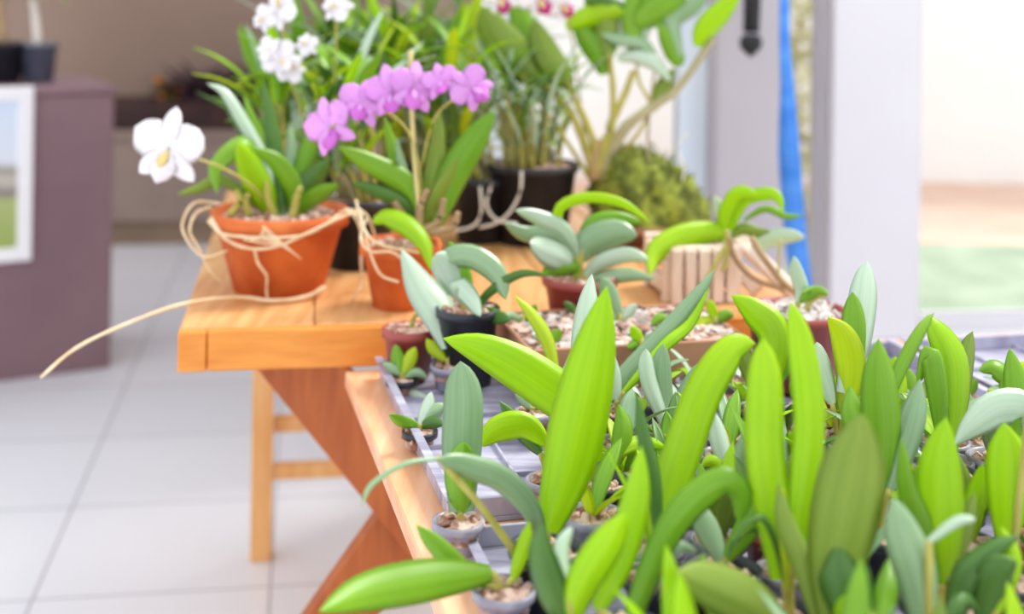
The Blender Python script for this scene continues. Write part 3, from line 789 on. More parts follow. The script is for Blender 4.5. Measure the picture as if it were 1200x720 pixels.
# ------------------------------------------------------------------ flowering orchids on the pine table
def flower(parent,px,py,Y,size,pet,lip,face=(0,-1,.1),rot=0,name='flower',lipmat2=None,seed=0,label=None):
    """cattleya-like bloom: three sepals, two wide petals, rolled lip; size = px width"""
    rd=random.Random(seed); c=P(px,py,Y); s=size*Y/F/2; f=V(face).normalized()
    x=f.cross(V((0,0,1))).normalized()*-1; z=x.cross(f)*-1
    if z.z<0: z=-z
    Rm=Matrix.Rotation(rot,3,f); x=Rm@x; z=Rm@z
    b=MB()
    def pt(ang,Ln,w,pf,bend,ru=0):
        d=x*math.sin(ang)+z*math.cos(ang)
        pts=[c+d*.04*s,c+d*Ln*.5*s+f*(.10*s),c+d*Ln*s+f*bend*s]
        sd=f.cross(d).normalized()
        b.leaf(pts,w*s,lambda t_,g:sd,pf,.12,.0008,10,6,ruffle=ru)
    pt(0,1.05,.52,'petal',-.1); pt(2.35,1.0,.5,'petal',-.12); pt(-2.35,1.0,.5,'petal',-.12)
    o=b.build(name,PET[pet],parent,label=label)
    b=MB(); pt(1.15,1.0,.98,'petal',.12,.8); pt(-1.15,1.0,.98,'petal',.12,.8); b.build('petal',PET[pet],o)
    b=MB()
    d=-z; pts=[c+f*.06*s,c+d*.35*s+f*.42*s,c+d*.8*s+f*.45*s]
    b.leaf(pts,.75*s,lambda t_,g:x,'petal',.7,.0008,10,8,ruffle=1.2); b.build('lip',PET[lip],o)
    b=MB(); b.leaf([c+f*.08*s,c+d*.18*s+f*.36*s,c+d*.4*s+f*.47*s],.3*s,lambda t_,g:x,'petal',.6,.0008,8,4); b.build('throat',PET['yellow' if pet=='white' else 'pink'],o)
    return o
def tubepx(parent,pts,Y,r,mat,name,r1=None,n=14,bump=0):
    p=[P(*q) if len(q)==3 else P(q[0],q[1],Y) for q in pts]
    return MB().tube(smooth(p,n),r,r1,7,bump).build(name,M[mat],parent)
def ptt(px,py,Y): return P(px,py,Y)
G='orchids on the pine table'

# 1: terracotta bowl with white bloom
b0=on(338,346,ZT); b0=V((b0.x,b0.y,ZT+.0008)); 
t=thing('potted_orchid','orchid in a terracotta bowl with one white bloom and long trailing roots','potted orchid',b0,G)
Y1=b0.y
o=add_pot(t,.070,.103,.122,'terracotta',rim=.022,wall=.008,rimw=.004,n=40)
add_chips(t,.094,.110,'bark',140,.011)
YF=Y1-.1
for pts,w,mat,yb,yt,kw in [
 ([(262,238),(258,205),(290,178),(310,215),(322,250)],30,'mid',Y1,Y1-.06,dict(prof='lance',tw=.5)),
 ([(285,176),(300,205),(318,235),(330,262)],34,'bright',Y1,Y1-.05,dict(prof='oval',tw=.3)),
 ([(215,240),(240,232),(270,222),(320,258)],14,'olive',Y1,Y1-.03,dict()),
 ([(300,182),(330,200),(350,232),(352,262)],26,'mid',Y1,Y1-.04,dict(tw=-.4)),
 ([(395,190),(378,215),(360,240),(350,262)],34,'dark',Y1,Y1+.03,dict(tw=.4)),
 ([(404,222),(388,232),(370,246),(355,262)],24,'mid',Y1,Y1-.03,dict(tw=.5)),
 ([(345,150),(350,190),(345,230),(342,262)],22,'grey',Y1,Y1+.05,dict(tw=.4)),
 ([(290,120),(306,165),(325,215),(335,262)],20,'mid',Y1,Y1+.06,dict()),
 ([(246,108),(268,118),(290,150),(318,200),(330,262)],16,'pale',Y1,Y1+.02,dict(tw=.3)),
 ([(312,100),(322,150),(332,210),(340,262)],20,'dark',Y1,Y1+.05,dict()),
 ([(380,130),(370,170),(358,220),(348,262)],22,'mid',Y1,Y1+.05,dict()),
 ([(270,140),(300,180),(322,230),(334,262)],16,'dark',Y1,Y1+.03,dict()),
 ]: hl(t,pts,w,mat,yb,yt,**kw)
for pts in ([(278,262),(290,245),(284,232)],[(330,262),(322,240),(320,222)],[(352,262),(356,236),(360,226)],[(300,262),(296,244),(300,236)]):
    tubepx(t,pts,Y1-.03,.007,'cane','pseudobulb',.004)
tubepx(t,[(330,255,Y1),(300,225,Y1-.05),(262,205,Y1-.09),(232,196,Y1-.1),(210,190,Y1-.09)],0,.0022,'cane','flower_stalk')
flower(t,204,187,Y1-.11,96,'white','white',face=(-.15,-1,.05),rot=-.12,seed=2,label='white orchid bloom with a yellow throat')
RT=b0
def proot(pts,r=.0026,name='aerial_root',mat='root'):
    return MB().tube(smooth(pts,26),r,r*.7,6,.12).build(name,M[mat],t)
def ring(a,z,rr): return b0+V((math.cos(a)*rr,math.sin(a)*rr,z))
proot([ring(-2.6,.118,.111),ring(-2.2,.092,.109),ring(-1.8,.082,.106),ring(-1.4,.088,.108),ring(-.9,.11,.113),ring(-.4,.122,.115),ring(0,.118,.115)],.003)
proot([ring(-2.7,.112,.112),ring(-2.3,.1,.110),ring(-1.9,.1,.111),ring(-1.5,.1,.111),ring(-1.0,.104,.112),ring(-.5,.126,.113)],.0026)
proot([ring(-1.75,.084,.107),ring(-1.72,.06,.100),ring(-1.6,.04,.094),ring(-1.62,.018,.085),ring(-1.6,.004,.086)],.0026)
proot([ring(-3.1,.125,.108),ring(-2.9,.12,.128),ring(-2.8,.095,.138),ring(-2.75,.07,.124),ring(-2.6,.04,.112),ring(-2.5,.02,.095)],.0028)
proot([ring(2.9,.125,.1),ring(3.1,.13,.135),ring(-3.05,.1,.15),ring(-2.9,.075,.138),ring(-2.6,.06,.12),ring(-2.2,.075,.108)],.0026)
proot([ring(-.3,.124,.1),ring(-.35,.128,.122),ring(-.3,.1,.137),ring(-.35,.06,.142),ring(-.4,.02,.146),ring(-.6,.004,.152)],.0026)
proot([ring(0,.124,.1),ring(-.1,.12,.135),ring(-.05,.08,.15),ring(0,.03,.152),ring(-.3,.004,.17),ring(-.5,.004,.178)],.0026)
proot([ring(-.15,.124,.1),ring(-.2,.118,.13),ring(-.2,.08,.132),ring(-.12,.04,.13),ring(-.1,.004,.135)],.0024)
for k in range(5):
    a=-1.62+k*.06; proot([ring(-1.9+k*.1,.096,.110),ring(-1.6,.092+.006*k,.114),ring(-1.35+.06*k,.09-.006*k,.112)],.0016)
pe=[ring(-.5,.012,.088),ring(-1.0,.006,.098),ring(-1.5,.005,.104),P(290,358,Y1-.11),P(225,368,Y1-.17),P(150,398,Y1-.22),P(100,425,Y1-.26),P(62,459,Y1-.3)]
proot(pe,.0033)
# 2: small terracotta pot with pink blooms
b2=on(480,362,ZT); b2=V((b2.x,b2.y,ZT+.0008)); Y2=b2.y
t=thing('potted_orchid','orchid with a spray of pink blooms in a small terracotta pot right of the bowl','potted orchid',b2,G)
add_pot(t,.040,.058,.095,'terracotta',rim=.018,wall=.006,rimw=.003,n=32); add_chips(t,.05,.085,'bark',90,.009)
for pts,w,mat,yb,yt,kw in [
 ([(516,318),(505,285),(480,262),(446,262),(470,280)],0.1,'mid',Y2,Y2,dict()),
 ([(515,320),(508,290),(488,268),(462,258),(446,264)],26,'bright',Y2-.04,Y2-.09,dict(prof='lance',tw=-.3)),
 ([(585,130),(565,165),(540,210),(520,268)],40,'mid',Y2,Y2+.04,dict(prof='lance',tw=.35,cup=.4)),
 ([(402,178),(440,198),(485,225),(500,272)],30,'mid',Y2,Y2-.03,dict(tw=-.3)),
 ([(418,220),(445,228),(480,245),(496,272)],20,'dark',Y2,Y2-.03,dict(tw=-.3)),
 ([(520,130),(518,180),(512,230),(506,272)],24,'olive',Y2,Y2+.03,dict()),
 ([(455,140),(470,190),(485,235),(498,272)],22,'mid',Y2,Y2+.03,dict()),
 ([(545,185),(530,215),(515,245),(505,272)],20,'olive',Y2,Y2-.02,dict(tw=.5)),
 ([(470,165),(478,200),(490,240),(500,272)],14,'grey',Y2,Y2-.01,dict()),
 ]: 
    if w>1: hl(t,pts,w,mat,yb,yt,**kw)
tubepx(t,[(484,62),(486,120),(492,190),(500,262),(500,290)],Y2-.01,.0034,'stake','stake')
for pts in ([(502,275),(522,262),(528,235)],[(492,275),(480,255),(470,240)],[(512,275),(538,270),(545,250)],[(500,275),(500,250),(508,225)]):
    tubepx(t,pts,Y2-.015,.0075,'cane_brown','pseudobulb',.0045)
tubepx(t,[(500,270,Y2),(498,200,Y2-.01),(478,150,Y2-.03),(430,130,Y2-.05),(392,158,Y2-.06)],0,.002,'cane','flower_stalk')
tubepx(t,[(500,200,Y2),(515,140,Y2-.01),(550,108,Y2-.02)],0,.002,'cane','flower_stalk')
for (x,y,s,fc,rt,sd,lab) in [(392,155,74,(-.6,-1,.1),.5,3,'pink bloom at the left end of the spray'),(428,127,62,(.2,-1,.4),-.3,4,None),(462,112,66,(-.2,-1,.1),.3,5,None),(488,108,66,(.4,-1,.2),-.2,6,None),(520,98,48,(-.3,-1,.4),.4,7,None),(556,104,58,(.3,-1,.1),.9,8,'pink bloom at the right end of the spray')]:
    flower(t,x,y,Y2-.04-.004*sd,s,'pink','lilac',face=fc,rot=rt,seed=sd,label=lab)
tubepx(t,[(438,262,Y2-.0),(432,285,Y2-.07),(444,300,Y2-.07),(470,300,Y2-.075),(496,320,Y2-.06)],0,.002,'root','aerial_root')
tubepx(t,[(430,250,Y2-.0),(440,290,Y2-.06),(455,325,Y2-.07),(478,335,Y2-.07)],0,.002,'root','aerial_root')
tubepx(t,[(425,240,Y2-.0),(434,270,Y2-.05),(452,290,Y2-.07),(500,300,Y2-.06)],0,.002,'root','aerial_root')

# black-potted leafy orchids behind
def clump(px,py,r,h,mat,label,n,seed,hh,mats,extra=None,lean=(0,0),wr=(.016,.03),pf='lance'):
    rd=random.Random(seed); c=on(px,py,ZT); base=V((c.x,c.y+r,ZT+.0008))
    t=thing('potted_orchid',label,'potted orchid',base,G)
    add_pot(t,r*.8,r,h,mat,rim=.014,wall=.004,rimw=.004,n=32); add_chips(t,r*.93,h-.012,'bark',110,.01)
    for k in range(int(n*1.4)):
        az=rd.uniform(0,2*PI); q=r*.6*rd.random()**.5
        p=base+V((math.cos(az)*q,math.sin(az)*q,h-.01))
        top=p+V((math.cos(az)*.02+lean[0]*.3,math.sin(az)*.02+lean[1]*.3,hh*rd.uniform(.1,.55)))
        MB().tube(smooth([p,p.lerp(top,.5)+V((0,0,.01)),top],6),.0045,.0028,6,.12).build('cane',M[rd.choice(['cane','cane','cane_grey'])],t)
        for j in range(2):
            rleaf(t,top-V((0,0,.01*j)),az+j*PI*.8+rd.uniform(-.4,.4),rd.uniform(.5,.9)*hh*.6,rd.uniform(*wr),rd.uniform(.6,1.35),rd.uniform(.2,1.1),L[rd.choice(mats)],pf,cup=.35)
    if extra: extra(t,base)
    return t
GM=['mid','olive','grey','yellow','mid','bright','pale','dark']
def ex_white(t,base):
    Y=base.y-.05
    for x,y,s,k in ((333,78,50,1),(318,66,34,2),(345,90,34,3),(330,18,50,4),(362,60,30,5),(396,14,40,6),(312,30,36,7)):
        flower(t,x,y,Y,s,'white','white',face=(random.uniform(-.5,.5),-1,.2),rot=k*.8,seed=k)
    tubepx(t,[(380,240,Y+.05),(360,150,Y+.03),(340,80,Y+.01),(330,20,Y+.01)],0,.002,'cane','flower_stalk')
    tubepx(t,[(385,240,Y+.05),(395,120,Y+.03),(396,20,Y+.01)],0,.002,'cane','flower_stalk')
clump(424,326,.062,.115,'black','black-potted orchid with small white blooms standing between the two terracotta pots',20,31,.36,GM,ex_white,lean=(-.1,0))
clump(352,300,.06,.1,'black','leafy orchid in a black pot hidden behind the terracotta bowl',22,32,.36,GM,lean=(-.08,0))
clump(572,290,.055,.12,'black','black-potted orchid left of the wide black pot, behind the small terracotta one',24,33,.36,GM,lean=(-.2,0))
def ex_blades(t,base):
    Y=base.y
    for pts,w,mat,kw in [([(462,40),(480,70),(500,110),(505,200)],24,'grey',dict(tw=.3)),([(540,10),(530,60),(515,120),(505,210)],26,'mid',dict(tw=.2)),
      ([(500,-20),(505,30),(500,100),(496,200)],24,'olive',dict(tw=.5)),([(588,60),(565,90),(530,140),(510,210)],20,'mid',dict(tw=.2)),([(430,-10),(450,40),(475,100),(492,200)],26,'bright',dict(tw=.3)),
      ([(560,-20),(556,30),(540,100),(515,210)],20,'yellow',dict(tw=.4)),([(470,90),(478,120),(490,160),(498,210)],26,'pale',dict(tw=.3))]:
        hl(t,pts,w,mat,Y-.02,Y-.06,**kw)
clump(470,268,.062,.12,'black','tall leafy black-potted orchid behind the pink blooms',30,34,.42,GM,ex_blades)
def ex_root(t,base):
    Y=base.y-.1
    for pts in ([(584,215),(578,240),(590,258),(615,262)],[(618,200),(617,225),(606,248),(590,262),(570,268)],[(570,220),(572,250),(560,268),(520,275)]):
        tubepx(t,pts,Y,.0026,'whiteroot','aerial_root')
clump(632,292,.085,.145,'black','wide black pot of thin-leaved orchids in the middle of the pine table',30,35,.30,['mid','grey','pale','pale','bright'],ex_root,wr=(.009,.018))
clump(545,255,.06,.12,'black','tall orchid in a black pot right behind the wide black pot',28,36,.42,GM,lean=(.0,0))
def ex_blades2(t,base):
    Y=base.y
    for pts,w,mat,kw in [([(282,38),(300,75),(335,130),(375,210)],24,'mid',dict(tw=.3)),([(300,110),(320,140),(350,180),(382,215)],22,'olive',dict(tw=.2)),
      ([(345,-10),(355,50),(372,130),(388,210)],24,'mid',dict(tw=.4)),([(372,20),(378,80),(385,140),(392,210)],26,'olive',dict(tw=.2)),([(420,20),(412,80),(402,140),(396,210)],24,'grey',dict(tw=.2)),
      ([(310,20),(330,60),(355,120),(380,205)],20,'pale',dict(tw=.3)),([(450,60),(436,110),(415,160),(400,212)],24,'bright',dict(tw=.3)),([(330,130),(350,150),(370,180),(388,214)],24,'dark',dict(tw=.3))]:
        hl(t,pts,w,mat,Y-.02,Y-.06,**kw)
clump(400,262,.06,.12,'black','tall orchid in a black pot at the back left, behind the small white blooms',26,37,.40,GM,ex_blades2)

# big orchid mounted in moss
mc=on(752,285,ZT); Ym=mc.y+.07
mbse=V((P(752,285,Ym).x,Ym,ZT+.0008))
t=thing('mossy_orchid','tall olive-leaved orchid growing out of a green moss mound in a round clay dish','potted orchid',mbse,G)
zr=P(760,252,Ym).z-ZT
MB().lathe([(.04,0),(.075,0),(.09,zr-.016),(.112,zr-.012),(.114,zr),(.104,zr),(.098,zr-.008),(.001,zr-.01)],n=36).build('dish',M['brownpot'],t,loc=(0,0,0)).location=(.025,0,0)
rd=random.Random(5); b=MB(); nU,nV=40,20; vs=[]; 
zm=P(745,170,Ym).z-ZT-.0
for i in range(nV+1):
    for j in range(nU):
        th_=i/nV*PI*.5; ph=j/nU*2*PI
        rr=.092*(1+.10*math.sin(3*ph+1)+.07*math.sin(7*ph+th_*4)); k=math.cos(th_)
        zz=(zm-zr+.008)*(math.sin(th_)**.9)
        x=math.cos(ph)*rr*k; y=math.sin(ph)*rr*k
        x+=-.03*math.sin(th_)+.012+max(0,math.cos(ph))*.03*k
        n_=1+.05*math.sin(i*2.7+j*1.9)+.04*math.sin(j*5.1+i)
        vs.append(mbse+V((x*n_,y*n_,zr-.009+zz*n_)))
fs=[(i*nU+j,i*nU+(j+1)%nU,(i+1)*nU+(j+1)%nU,(i+1)*nU+j) for i in range(nV) for j in range(nU)]
b.add(vs,fs)
for k in range(420):
    p=vs[rd.randrange(len(vs)-nU*3)]; d=(p-(mbse+V((0,0,zr)))).normalized()+V((rd.uniform(-.6,.6),rd.uniform(-.6,.6),rd.uniform(0,.8))); d.normalize()
    sd=d.orthogonal().normalized(); b.leaf([p,p+d*rd.uniform(.008,.018)],.004,lambda t_,g,sd=sd:sd,'oval',n=3,m=2)
b.build('moss',M['moss'],t,kind='stuff')
Yc=Ym-.03
for pts,r0,r1,mt in [([(704,205),(690,165),(672,128),(640,96)],.009,.006,'cane'),([(706,205),(700,160),(676,110),(668,92)],.008,.006,'cane'),([(710,205),(722,150),(722,100),(716,60)],.008,.005,'cane'),
  ([(712,208),(735,150),(770,120),(800,95),(838,38)],.012,.007,'cane_grey'),([(708,205),(718,150),(735,110),(746,78)],.009,.006,'cane'),([(700,208),(660,150),(630,110),(610,80)],.0045,.0035,'cane'),
  ([(715,206),(765,130),(752,90),(748,60)],.004,.003,'cane'),([(704,208),(702,185),(708,160)],.011,.007,'cane_brown'),([(716,210),(725,182),(730,160)],.010,.006,'cane_brown'),([(770,215),(765,170),(766,120),(770,80)],.003,.0025,'cane_grey')]:
    tubepx(t,pts,Yc,r0,mt,'cane',r1,bump=.08)
for pts,w,mat,dt,kw in [
 ([(566,8),(585,40),(615,72),(642,92)],50,'olive',-.02,dict(prof='oval',tw=.2)),
 ([(628,22),(640,50),(658,78),(674,98)],40,'olive',.0,dict(prof='oval',tw=.5)),
 ([(672,20),(688,40),(706,62),(712,84)],30,'mid',.02,dict(prof='lance')),
 ([(738,14),(715,14),(690,20),(665,30)],30,'bright',.02,dict(prof='oval',tw=.4)),
 ([(706,36),(728,40),(752,42),(772,58)],22,'grey',.0,dict(prof='oval',tw=.6)),
 ([(790,90),(770,66),(748,58),(726,64)],24,'pale',-.02,dict(prof='oval',tw=-.5)),
 ([(772,20),(784,38),(796,60),(798,72)],24,'mid',.0,dict(prof='lance',tw=.3)),
 ([(793,74),(784,88),(776,104),(768,122)],22,'olive',.0,dict(prof='lance',tw=-.3)),
 ([(872,-24),(850,4),(830,28),(820,48)],30,'bright',-.04,dict(prof='lance',tw=.3)),
 ([(800,-30),(790,-5),(772,10),(748,24)],44,'mid',.0,dict(prof='oval',tw=.4)),
 ([(740,-30),(745,-5),(742,20),(746,60)],30,'mid',.02,dict(prof='lance')),
 ([(690,-30),(700,0),(712,30),(716,62)],34,'olive',.04,dict(prof='oval')),
 ([(770,-30),(762,0),(752,30),(746,60)],30,'pale',.04,dict(prof='lance',tw=.3)),
 ([(604,-30),(612,10),(628,50),(640,92)],34,'mid',.05,dict(prof='oval',tw=.3)),
 ([(838,-25),(815,0),(790,20),(800,60)],26,'grey',.03,dict(prof='lance',tw=.3)),
 ([(748,30),(728,10),(705,0),(690,-2)],22,'dark',.03,dict(prof='lance',tw=.3)),
 ]: hl(t,pts,w,mat,Yc,Yc+dt,**kw)
for x,y,s,k in ((588,2,50,1),(632,2,54,2),(658,10,44,3)):
    flower(t,x,y-6,Yc-.04,s,'white','magenta',face=(.2*(k-2),-1,-.3),rot=.3*k,seed=k,label='white bloom with a magenta lip')
    tubepx(t,[(x,y-6,Yc-.03),(x+15,y-40,Yc-.02),(650,-30,Yc),(672,40,Yc),(690,150,Yc),(704,200,Yc)],0,.0018,'cane','flower_stalk')
tubepx(t,[(790,245,Ym-.02),(808,200,Ym-.03),(800,165,Ym-.02),(812,150,Ym-.02)],0,.0018,'whiteroot','aerial_root')

# ------------------------------------------------------------------ middle row: glaucous plants, slat basket, clay pots
def potted(px,py,label,r,h,pot,leaves,zt=ZT,name='potted_orchid',grp='low orchids along the table joint',bark='bark',canes=None,nch=90):
    c=on(px,py,zt+h); base=V((c.x,c.y,zt+.0008)); t=thing(name,label,'potted orchid',base,grp); used.append((c.x,c.y,r))
    add_pot(t,r*.8,r,h,pot,rim=.012,wall=.004,rimw=.003,n=28); add_chips(t,r*.93,h-.006,bark,nch,.008)
    foot=V((c.x,c.y,zt+h-.004))
    for lf in leaves:
        pts,w,mat,dt=lf[:4]; kw=dict(lf[4]) if len(lf)>4 else {}
        hl(t,pts,w,mat,c.y,c.y+dt,**kw); core=P(pts[-1][0],pts[-1][1],c.y)
        if (core-foot).length>.006: MB().tube(smooth([foot.lerp(core,.0)+V((.25*(core.x-foot.x),0,0)),foot.lerp(core,.55)+V((0,0,.004)),core],6),.004,.003,7,.08).build('cane',M['cane'],t)
    return t
potted(690,322,'glaucous plant with broad bluish oval leaves beneath a long arching bright leaf',.052,.06,'maroon',[
 ([(770,256),(738,236),(700,230),(668,240),(664,262),(680,300)],15,'bright',-.02,dict(prof='strap',tw=.5)),
 ([(612,246),(640,256),(668,270),(686,296)],22,'pale',-.03,dict(prof='oval',tw=-.4)),
 ([(600,262),(625,276),(660,276),(684,300)],24,'grey',-.02,dict(prof='oval',tw=-.5)),
 ([(630,284),(650,290),(672,300),(686,316)],38,'pale',-.05,dict(prof='oval',tw=.4)),
 ([(756,272),(730,272),(700,286),(690,304)],40,'grey',-.01,dict(prof='oval',tw=.3)),
 ([(760,256),(730,256),(704,264),(692,290)],26,'mid',.02,dict(prof='oval',tw=.3)),
 ([(645,320),(662,312),(682,312),(690,322)],22,'mid',-.03,dict(prof='oval')),
 ([(770,300),(745,296),(715,306),(696,322)],22,'pale',-.03,dict(prof='oval',tw=.4)),
 ([(780,322),(750,318),(720,322),(700,328)],18,'grey',-.03,dict(prof='lance')),
 ([(615,300),(618,330),(650,335),(680,325)],0.1,'grey',0),
])
potted(560,362,'plant with curved bluish grey leaves behind the pale pointed leaf',.04,.1,'black',[
 ([(604,352),(590,322),(560,304),(535,312),(545,345)],30,'grey',-.03,dict(prof='strap',tw=.4)),
 ([(520,300),(530,312),(540,330),(552,352)],34,'pale',-.02,dict(prof='oval')),
 ([(548,332),(556,352),(566,370),(562,360)],0.1,'pale',0),
 ([(575,372),(562,350),(548,338),(556,360)],24,'pale',-.05,dict(prof='oval')),
 ([(655,322),(620,322),(585,345),(566,372)],13,'dark',-.05,dict(prof='lance',tw=.5)),
 ([(610,375),(595,372),(580,368),(566,366)],18,'dark',-.04,dict(prof='oval')),
 ([(535,285),(545,300),(556,330),(560,355)],18,'mid',.0,dict(prof='lance')),
],zt=ZTR)
# slat basket
bc=on(812,348,ZT); t=thing('slat_basket','pale wooden slat basket with a sprawling green plant before the blue strap','basket',V((bc.x+.02,bc.y+.06,ZT+.0008)))
bb=V((bc.x+.02,bc.y+.06,ZT+.0008)); 
hw=.062
sl=MB()
for k in range(4):
    z=.006+k*.021
    for s_ in (-1,1):
        if k%2==0: sl.frame_box(bb+EY*s_*hw*.86+EZ*z,EX,EY,EZ,hw,.008,.007,.002)
        else: sl.frame_box(bb+EX*s_*hw*.86+EZ*z,EX,EY,EZ,.008,hw,.007,.002)
        if k%2==0: sl.frame_box(bb+EX*s_*hw*.86+EZ*(z+.0105),EX,EY,EZ,.008,hw,.005,.002)
        else: sl.frame_box(bb+EY*s_*hw*.86+EZ*(z+.0105),EX,EY,EZ,hw,.008,.005,.002)
sl.build('slat',M['slat'],t,smooth_=False)
for k in range(5):
    x=-hw*.7+k*hw*.35
    MB().frame_box(bb+EX*x-EY*(hw*.86+.015)+EZ*.041,EX,EY,EZ,.0085,.004,.041,.002).build('upright_slat',M['slat'],t,smooth_=False)
o=add_chips(t,.048,.074,'bark',90,.01)
Yb=bb.y-.0
for pts,w,mat,dt,kw in [
 ([(772,318),(778,292),(806,276),(840,268),(862,266)],34,'bright',-.12,dict(prof='lance',tw=-.3)),
 ([(862,222),(850,232),(858,250),(868,268),(866,290)],0.1,'mid',0,dict()),
 ([(896,222),(874,222),(862,246),(858,282)],24,'bright',-.03,dict(prof='strap',tw=.5)),
 ([(926,240),(918,222),(902,220),(880,230),(866,262)],18,'bright',-.05,dict(prof='lance',tw=.4)),
 ([(950,242),(930,244),(905,236),(880,250)],9,'mid',-.05,dict(prof='lance')),
 ([(912,262),(898,264),(880,260),(866,270)],15,'olive',-.02,dict(prof='lance')),
 ([(952,268),(930,268),(905,276),(890,300)],22,'pale',-.05,dict(prof='oval',tw=.3)),
 ([(845,222),(852,240),(860,262),(862,285)],18,'pale',.0,dict(prof='oval')),
 ]:
    if w>1: hl(t,pts,w,mat,Yb,Yb+dt,**kw)
for pts,r,mt in [([(858,310),(862,285),(860,262)],.004,'cane'),([(930,330),(895,318),(872,296),(862,270)],.0045,'cane_brown'),([(945,335),(925,318),(902,290),(890,270)],.005,'cane_brown'),([(838,322),(850,300),(860,280)],.004,'cane'),
    ([(925,325),(922,300),(924,272)],.002,'cane')]:
    tubepx(t,pts,Yb-.09,r,mt,'cane')
# pale split-wood stakes leaning beside the basket
for i,(p0,p1,lab) in enumerate([((870,268),(928,322),'pale wood stake leaning right of the slat basket, the upper one'),((862,296),(905,338),'pale wood stake leaning right of the slat basket, the lower one')]):
    a=P(p0[0],p0[1],2.10); b_=P(p1[0],p1[1],2.04)
    # extended down to the table
    d=(b_-a).normalized(); k=(ZT+.012-b_.z)/d.z; e=b_+d*k if abs(d.z)>.1 else b_
    n=d.orthogonal().normalized(); m_=d.cross(n)
    o=MB().frame_box((a+e)/2,n,m_,d,.012,.009,(e-a).length/2,.003).build('wood_stake',M['slat'],loc=(a+e)/2,smooth_=False)
    tag(o,lab,'wood stake','pale stakes by the slat basket')
# clay pots right
def cpot(px,py,r,h,pot,label,zt,leaves,bark='bark'): return potted(px,py,label,r,h,pot,leaves,zt,bark=bark)
cpot(945,352,.065,.10,'maroon','maroon pot topped with pale bark and pebbles below the blue strap',ZTR,[
 ([(950,334),(965,328),(980,334)],8,'mid',-.02,dict(prof='oval')),
 ([(982,334),(970,330),(955,338),(948,345)],12,'mid',-.03,dict(prof='oval')),
 ([(940,290),(944,310),(950,330),(946,345)],18,'pale',.0,dict(prof='oval')),
 ],'stone')
cpot(492,388,.034,.065,'maroon','small maroon pot of bark under the pale pointed leaf, by the pine table end',ZTR,[
 ([(520,352),(512,362),(500,372)],10,'olive',0,dict(prof='oval')),
 ])
# trough of bark at the back edge of the potting table
tu0,tu1,tv0,tv1=.20,.50,.052,.245; tz0,tz1=ZN+.0295,.775
t=thing('bark_trough','low brown trough filled with pale bark chips behind the tall seedlings','trough',N((tu0+tu1)/2,(tv0+tv1)/2,tz0-ZN))
b=MB(); g=.006
nbox(b,tu0,tu1,tv0,tv1,tz0,tz0+.008,.002)
nbox(b,tu0,tu0+g,tv0,tv1,tz0+.008,tz1,.002); nbox(b,tu1-g,tu1,tv0,tv1,tz0+.008,tz1,.002)
nbox(b,tu0+g,tu1-g,tv0,tv0+g,tz0+.008,tz1,.002); nbox(b,tu0+g,tu1-g,tv1-g,tv1,tz0+.008,tz1,.002)
b.build('trough_body',M['brownpot'],t,smooth_=False)
b=MB(); nbox(b,tu0+g,tu1-g,tv0+g,tv1-g,tz0+.01,tz1-.012); b.build('soil',M['soil'],t,smooth_=False)
for mt,sd in (('bark',1),('stone',2),('soil',3)):
    rd=random.Random(sd+40); b=MB()
    for k in range(760 if mt!='soil' else 260):
        c=N(rd.uniform(tu0+.012,tu1-.012),rd.uniform(tv0+.012,tv1-.012)); c.z=tz1-.009+rd.uniform(-.003,.006)
        R_=Matrix.Rotation(rd.uniform(0,6),3,'Z')@Matrix.Rotation(rd.uniform(-.8,.8),3,'X'); q=rd.uniform(.5,1.2)*.008
        b.frame_box(c,R_@V((1,0,0)),R_@V((0,1,0)),R_@V((0,0,1)),q,q*.6,q*.4,q*.1)
    b.build('potting_bark',M[mt],t,smooth_=False,kind='stuff')
def insert(px,py,label,leaves):
    c=on(px,py,tz1-.002); base=V((c.x,c.y,tz1-.004)); t=thing('orchid_cutting',label,'orchid seedling',base,'cuttings in the bark trough')
    MB().tube([base-V((0,0,.006)),base+V((0,0,.012))],.004,.003,7).build('cane',M['cane'],t)
    for pts,w,mat,dt in leaves: hl(t,pts,w,mat,c.y,c.y+dt,prof='oval')
insert(625,378,'small grey-leaved cutting at the left end of the bark trough',[([(600,374),(610,370),(625,376)],10,'grey',-.02),([(640,356),(634,366),(626,376)],12,'mid',0),([(650,376),(638,372),(626,376)],10,'dark',-.01)])
insert(738,372,'pair of grey-green oval leaves in the bark trough right of the tall blade',[([(716,322),(724,340),(738,370)],22,'grey',0),([(706,348),(716,362),(738,372)],24,'grey',-.03),([(758,352),(750,360),(740,371)],12,'pale',0)])
insert(800,378,'small mid-green cutting near the slat basket in the bark trough',[([(775,376),(786,368),(800,376)],13,'mid',-.01),([(818,360),(810,366),(801,376)],12,'grey',0),([(826,378),(812,372),(802,377)],12,'olive',-.01)])
insert(850,372,'yellow-green cutting at the right end of the bark trough',[([(828,386),(836,372),(849,370)],16,'yellow',-.02),([(872,362),(862,362),(851,370)],14,'mid',0),([(842,344),(846,356),(850,370)],12,'bright',0)])
insert(655,402,'rounded pale cutting at the front of the bark trough, left of the tall blade',[([(636,392),(644,392),(654,400)],14,'pale',-.01),([(668,384),(664,392),(656,400)],14,'mid',0)])
insert(765,402,'lime cutting at the front of the bark trough between two slanting leaves',[([(752,378),(758,388),(764,400)],14,'bright',0),([(784,386),(776,392),(766,400)],14,'grey',0),([(748,404),(756,400),(764,402)],12,'mid',-.01)])
insert(688,368,'thin dark cutting in the middle of the bark trough',[([(672,352),(680,358),(688,366)],10,'dark',0),([(704,350),(698,358),(689,366)],10,'mid',0)])

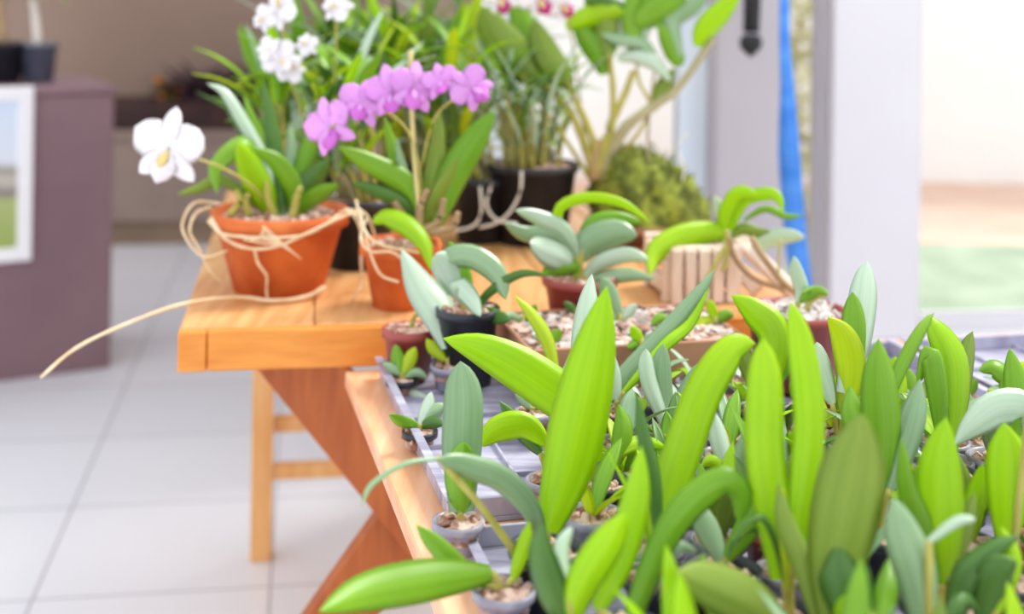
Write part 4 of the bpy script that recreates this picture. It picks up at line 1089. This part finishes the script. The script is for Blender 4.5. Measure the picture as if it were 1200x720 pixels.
# ------------------------------------------------------------------ strap and black handle by the window
Yw=WO.y+.35
Ys=3.02
sp=[P(905,-720,3.205),P(915,-300,Ys+.04),P(920,0,Ys),P(926,90,Ys-.01),P(931,170,Ys-.01),P(938,240,Ys),P(946,300,Ys),P(958,340,Ys)]
ws=[.022,.022,.026,.032,.05,.052,.05,.03]
b=MB(); pts=smooth(sp,30); vs=[]; n=len(pts)
for i,p in enumerate(pts):
    u=i/(n-1)*7; k=min(int(u),6); w=(ws[k]+(ws[k+1]-ws[k])*(u-k))*1.0; ang=.5*math.sin(i*.22)
    d=V((math.cos(ang),math.sin(ang)*.8,0)).normalized()*w/2; nn=V((-d.y,d.x,0)).normalized()*.001
    vs+=[p-d-nn,p+d-nn,p+d+nn,p-d+nn]
fs=[(i*4+k,i*4+(k+1)%4,(i+1)*4+(k+1)%4,(i+1)*4+k) for i in range(n-1) for k in range(4)]+[(3,2,1,0),tuple((n-1)*4+k for k in range(4))]
b.add(vs,fs); st=b.build('blue_strap',M['blue'],loc=sp[0]); tag(st,'long bright blue strap hanging down beside the shaded window post','strap')
hp=P(882,20,3.17)
t=thing('window_handle','black handle hanging on the shaded window post','handle',hp)
b=MB(); b.tube([P(884,-70,3.17),P(882,-10,3.165),P(882,30,3.16)],.022,.02,10); b.build('grip',M['blackrub'],t)
b=MB(); b.lathe([(.002,-.03),(.016,-.018),(.027,-.004),(.027,.014),(.018,.024),(.002,.026)],n=16,c=P(882,44,3.155)); b.build('knob',M['blackrub'],t)

# drop the zero-width spacer leaves
for o in list(bpy.data.objects):
    if o.type=='MESH' and o.name.split('.')[0]=='leaf' and o.data.uv_layers:
        xs=[v.co for v in o.data.vertices]
        if len(xs)>6 and (xs[len(xs)//2]-xs[len(xs)//2+2]).length<3e-5: bpy.data.objects.remove(o)

# ------------------------------------------------------------------ light, camera
w=bpy.data.worlds.new('sky'); bpy.context.scene.world=w; w.use_nodes=True; nt=w.node_tree; nt.nodes.clear()
bg=nd(nt,'ShaderNodeBackground'); bg.inputs[0].default_value=(.93,.965,1,1); bg.inputs[1].default_value=1.15
ou=nd(nt,'ShaderNodeOutputWorld'); nt.links.new(bg.outputs[0],ou.inputs[0])
s=bpy.data.lights.new('sun','SUN'); s.energy=2.6; s.angle=.35; s.color=(1,.97,.9)
so=bpy.data.objects.new('sun',s); C.objects.link(so); so.rotation_euler=V((.62,.42,1.0)).to_track_quat('Z','Y').to_euler()
cam=bpy.data.cameras.new('camera'); co=bpy.data.objects.new('camera',cam); C.objects.link(co)
co.location=(0,0,H); co.rotation_mode='QUATERNION'
co.rotation_quaternion=(Matrix.Rotation(PI/2,3,'X')@Matrix.Rotation(ROLL,3,'Z')).to_quaternion()
cam.sensor_width=36; cam.lens=F/1200*36; cam.shift_y=-385/1200; cam.clip_start=.05
cam.dof.use_dof=True; cam.dof.focus_distance=1.38; cam.dof.aperture_fstop=2.7
sc=bpy.context.scene; sc.camera=co
sc.view_settings.view_transform='Standard'; sc.view_settings.look='None'; sc.view_settings.exposure=.45; sc.view_settings.gamma=1; sc.view_settings.use_curve_mapping=False
